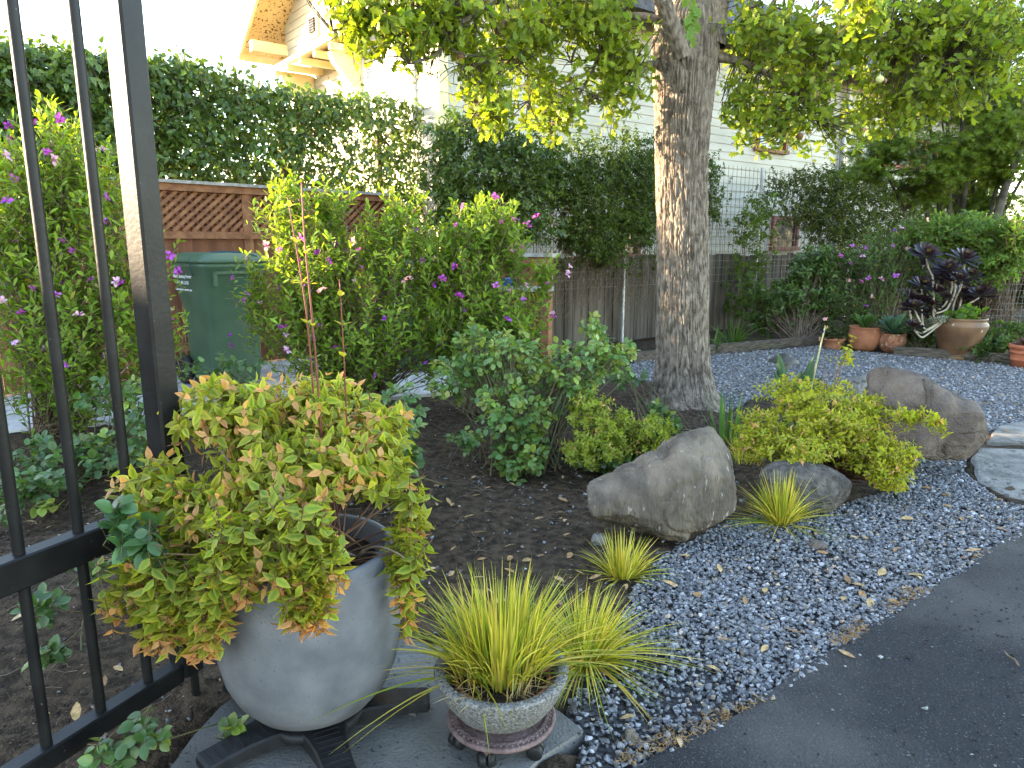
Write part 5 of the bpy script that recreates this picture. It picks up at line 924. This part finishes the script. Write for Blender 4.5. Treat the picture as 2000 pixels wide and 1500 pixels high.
MB().lathe([(.12, .058), (.135, .055), (.142, .057), (.144, .062), (.141, .067), (.134, .068), (.13, .0655), (.124, .069), (.115, .07), (.112, .066), (.12, .058)], bwl + [0, 0, .022], 64).build('ring', CAST, tv_, True)
MB().lathe([(.0, .066), (.112, .066), (.112, .060), (0, .060)], bwl + [0, 0, .022], 40).build('plate', CAST, tv_)
for k in range(56):
    a = k * 2 * math.pi / 56; MB().tube([bwl + np.array([.129 * math.cos(a), .129 * math.sin(a), .022 + .064]), bwl + np.array([.129 * math.cos(a), .129 * math.sin(a), .022 + .0705])], [.0042, .002], 6).build('bead', CAST, tv_, True)
for a in np.radians([20, 110, 200, 252, 318]):
    c = bwl + np.array([math.cos(a) * .118, math.sin(a) * .118, 0]); k = norm(np.array([-math.sin(a + .5), math.cos(a + .5), 0]))
    co = MB().tube([c + [0, 0, .082], c + [0, 0, .055]], .009, 10).build('caster', CAST, tv_, True)
    for s_ in (-1, 1):
        aa = np.linspace(0, 2 * math.pi, 17)[:-1]; x2 = np.cross([0, 0, 1], k); secs = [np.array([c + k * (s_ * (.011 + o)) + x2 * r_ * math.cos(q_) + np.array([0, 0, .043 + r_ * math.sin(q_)]) for q_ in aa]) for o, r_ in ((-.009, .018), (-.006, .021), (.006, .021), (.010, .014))]
        loft(MB(), secs).build('wheel', PLA, co, True)
# curled dry leaves caught in the bowl
for x, y, z, s_ in ((940, 1310, .215, .05), (1010, 1335, .215, .045), (1058, 1265, .25, .05)):
    r_ = ray(x, y); p = CAM + r_ * ((z - H) / r_[2]); setp(inst('dry_leaf', DRYM[2], None, Matrix.Translation(Vector(p)) @ Matrix.Rotation(rng.random() * 6, 4, 'Z') @ Matrix.Rotation(.9, 4, 'X') @ Matrix.Scale(s_, 4)), 'curled brown leaf caught in the grass of the stone bowl', 'leaf', 'dry leaves caught in the bowl')
# ------------------------------------------------------------------ terracotta pots in the courtyard
def lathe_pot(name, label, px, base_y, wpx, hpx, shape, m, cat='pot'):
    c = gp(px, base_y); c = c + norm(c * [1, 1, 0]) * (wpx * .5 * mpp(c)); k = mpp(c); R_ = wpx / 2 * k; h_ = hpx * k; T_ = thing(name, label, cat, c)
    pr = [(r_ * R_, z * h_) for r_, z in shape]; MB().lathe([(0, 0)] + pr, c, 40).build('shell', m, T_, True); zt = h_ * .9; rt = shape[-1][0] * R_
    MB().lathe([(0, zt), (rt * 1.02, zt)], c, 24).build('potting_soil', SOIL, T_); return T_, c + [0, 0, zt], R_, h_
JAR = [(.62, 0), (.78, .12), (.95, .38), (1., .6), (.95, .82), (.88, .9), (.92, .94), (.94, 1.), (.86, 1.0), (.82, .9), (.8, .8)]
BWL = [(.7, 0), (.78, .3), (.9, .75), (1, .78), (1, 1), (.9, 1), (.86, .8)]
URN = [(.64, 0), (.68, .02), (.68, .08), (.64, .10), (.65, .13), (.70, .16), (.80, .42), (.92, .68), (.98, .80), (.97, .86), (.86, .92), (.92, .96), (.93, 1.), (.84, 1.), (.8, .93), (.8, .86)]
STR = [(.78, 0), (.82, .3), (.86, .31), (.86, .35), (.84, .37), (.9, .62), (.93, .63), (.93, .67), (.91, .69), (.95, .82), (1, .83), (1, 1), (.9, 1), (.86, .85)]
def thick_leaf(p, d, L_, wd, parent, col, curl=.3, m=LEAF, th=.006):
    K = 9; t = np.linspace(0, 1, K)[:, None]; d = norm(d); P_ = p + d * L_ * t + np.array([0, 0, -1]) * curl * L_ * t ** 2; s_ = norm(np.cross(d, [0, 0, 1])); w_ = wd * np.array([.35, .55, .8, .95, 1, .93, .75, .45, .03])[:, None]
    n = norm(np.cross(s_, d)); V = np.vstack([P_ - s_ * w_ + n * w_ * .25, P_ - n * th * .2, P_ + s_ * w_ + n * w_ * .25, P_ - n * th]); F = [(k * K + i, k * K + i + 1, ((k + 1) % 4) * K + i + 1, ((k + 1) % 4) * K + i) for k in range(4) for i in range(K - 1)]
    return mk('leaf', V, F, m, parent, True, np.tile([col], (len(V), 1)) * np.linspace(.9, 1.1, K).repeat(1)[np.tile(np.arange(K), 4)][:, None])
T1, top1, R1, h1 = lathe_pot('terracotta_bowl', 'low terracotta bowl holding a dark leafy plant', 1626, 684, 44, 22, BWL, TER)
leafy('bushy_potted_plant', 'dark leafy plant growing in the low terracotta bowl', top1, [(1628, 648, top1[1], 32, 24, .2)], 110, .12, .035, (.03, .05, .014), (.07, .09, .03), up=.5, cat='plant')
T2, top2, R2, h2 = lathe_pot('terracotta_jar', 'wide plain terracotta jar between the bowl and the mottled jar', 1685, 687, 60, 46, JAR, TER)
ag = thing('broad_leaf_plant', 'broad leaved green plant in the plain terracotta jar', 'plant', top2)
for i in range(16): a = i * 2.4; thick_leaf(top2 + np.array([math.cos(a), math.sin(a), 0]) * .03, (math.cos(a), math.sin(a), rng.uniform(.9, 2.6)), rng.uniform(.26, .34), .042, ag, np.array((.10, .19, .05)) * rng.uniform(.8, 1.25), .28)
TERM = mat('mottled_terracotta', (.20, .075, .038), (.33, .15, .09), 18, .85, .2, bump=.4, bscale=50, c3=(.36, .27, .2), s3=30, t3=.6)
T3, top3, R3, h3 = lathe_pot('terracotta_jar', 'small mottled terracotta jar holding a blue green agave', 1740, 690, 50, 36, JAR, TERM)
ag = thing('agave', 'blue green agave rosette in the small mottled jar', 'agave', top3)
for i in range(24): a = i * 2.4; lf = .25 + 1.6 * (1 - i / 24) ; thick_leaf(top3 + [0, 0, .01 + .002 * i], (math.cos(a), math.sin(a), .3 + 1.6 * i / 24), rng.uniform(.28, .36) * (1 - .2 * i / 24), .05, ag, np.array((.11, .21, .13)) * rng.uniform(.8, 1.2), .12)
URNM = mat('glazed_urn', (.075, .038, .020), (.21, .11, .055), 4, .5, .4, bump=.2, bscale=40, c3=(.40, .36, .30), s3=11, t3=.68, lo=.3, hi=.7)
T4, top4, R4, h4 = lathe_pot('glazed_urn', 'large brown glazed urn with a ringed foot holding the black aeonium', 1868, 706, 94, 80, URN, URNM)
TERD = mat('orange_terracotta', (.30, .085, .042), (.36, .12, .065), 6, .8, .25)
T5, top5, R5, h5 = lathe_pot('ribbed_pot', 'ribbed orange terracotta pot with a brown succulent at the frame edge', 1998, 720, 56, 44, STR, TERD)
su = thing('brown_succulent', 'spiky reddish brown succulent in the ribbed orange pot', 'succulent', top5)
for i in range(22): a = i * 2.4; thick_leaf(top5, (math.cos(a), math.sin(a), .25 + 1.2 * i / 22), .15, .018, su, np.array((.15, .07, .05)) * rng.uniform(.8, 1.2), .1)
ly = leafy('leafy_filler', 'broad green leaves spilling over the rim of the urn', top4, [(1885, 612, top4[1] - .1, 40, 12, .12)], 26, .1, .075, (.07, .15, .025), (.11, .2, .035), 2, ROSE, .2, cat='plant')
sv = leafy('silver_filler', 'silvery small leaved plant at the left rim of the urn', top4 + [-.15, 0, 0], [(1838, 624, top4[1] - .12, 26, 9, .08)], 40, .06, .025, (.25, .28, .25), (.36, .4, .36), 4, SMALL, .2, cat='plant')
# black aeonium: pale bare stems ending in dark rosettes
aeo = thing('black_aeonium', 'black aeonium with dark rosettes on pale bare branching stems', 'aeonium', top4); Ya = top4[1] - .05
tv, tf, tw = T_leaf(.34, .1, -.1, ((.45, .7), (.8, 1.)))
def rosette(c, R_, facing):
    n = 46; i = np.arange(n); a = i * 2.4; el = 1.35 - 1.5 * (i / n) ; d0 = np.c_[np.cos(a) * np.cos(el), np.sin(a) * np.cos(el), np.sin(el)]; z = norm(facing); x = norm(np.cross([0, 1, .1], z)); y = np.cross(z, x); d = d0 @ np.array([x, y, z])
    c0 = np.clip(lerp((.035, .015, .022), (.010, .005, .009), i / n), 0, 1); c0[:5] = (.12, .10, .04); nn = norm(z - d * .4 + rng.normal(0, .1, d.shape))
    cloud('rosette', (tv, tf, tw), np.tile(c, (n, 1)) + d * R_ * .1, d, nn, R_ * (.45 + .6 * (i / n)), c0, c0 * 1.2, GLOSSY, aeo, kind=None)
AST = mat('aeonium_stem', (.24, .20, .15), (.36, .31, .24), 20, .8)
for x, y, r_, dy in ((1808, 500, 40, 0), (1882, 507, 40, .05), (1852, 528, 34, -.05), (1870, 548, 34, -.12), (1838, 540, 30, 0), (1895, 540, 30, .02), (1828, 572, 34, -.12), (1845, 582, 26, -.05), (1880, 575, 34, .12), (1916, 578, 38, -.05), (1800, 560, 34, .1), (1775, 583, 36, .02), (1784, 603, 32, -.15), (1802, 590, 30, -.05), (1820, 597, 24, -.08), (1783, 640, 28, -.2), (1812, 612, 20, .05)):
    c = at(x, y, Ya + dy); rosette(c, r_ * .8 * mpp(c), (rng.normal(0, .25), -.45 + rng.normal(0, .2), .9))
for pts in ([(1835, 632, 0), (1822, 618, -.05), (1824, 580, -.1)], [(1828, 612, -.05), (1850, 606, -.05), (1866, 570, -.08), (1866, 548, -.1)], [(1832, 606, 0), (1846, 596, 0), (1862, 560, 0), (1854, 530, -.03)], [(1822, 540, 0), (1814, 525, 0), (1808, 505, 0)], [(1826, 615, -.02), (1824, 570, -.02), (1822, 540, 0)], [(1860, 628, 0), (1862, 590, .05), (1878, 560, .06), (1884, 515, .05)], [(1872, 625, -.02), (1880, 600, -.04), (1912, 582, -.05)], [(1868, 628, 0), (1876, 590, .08), (1880, 578, .1)], [(1836, 628, -.05), (1804, 650, -.15), (1800, 610, -.1), (1800, 565, .05)], [(1838, 632, -.05), (1800, 662, -.2), (1786, 645, -.2)], [(1834, 632, -.05), (1796, 655, -.18), (1780, 630, -.1), (1775, 588, 0)], [(1802, 640, -.15), (1794, 622, -.15), (1786, 606, -.15)]):
    C = np.array([at(x, y, Ya + dy) for x, y, dy in pts]); t_ = np.linspace(0, 1, 18); k = np.linspace(0, 1, len(C)); P_ = np.stack([np.interp(t_, k, C[:, j]) for j in range(3)], 1)
    for _ in range(4): P_[1:-1] = (P_[:-2] + 2 * P_[1:-1] + P_[2:]) / 4
    MB().tube(P_, .0105, 7).build('stem', AST, aeo, True)
# ------------------------------------------------------------------ path light
lp = gp(1530, 790) * 0 + np.array([*at(1531, 705, 6.0)[:2], 0]); DKM = mat('dark_bronze', (.045, .043, .036), (.075, .07, .06), 20, .6, .4, .5)
pl = thing('path_light', 'low bronze mushroom path light at the edge of the courtyard', 'path light', lp); zt = at(1531, 690, 6.0)[2]
MB().lathe([(.125, zt - .075), (.127, zt - .07), (.07, zt - .03), (.045, zt - .022), (.04, zt - .005), (.0, zt)], lp, 28).build('hat', DKM, pl, True)
MB().lathe([(.035, zt - .14), (.045, zt - .13), (.045, zt - .06)], lp, 16).build('lens', mat('lamp_lens', (.12, .12, .1), rough=.3), pl, True)
MB().tube([lp, lp + [0, 0, zt - .13]], .012, 8).build('post', DKM, pl, True)
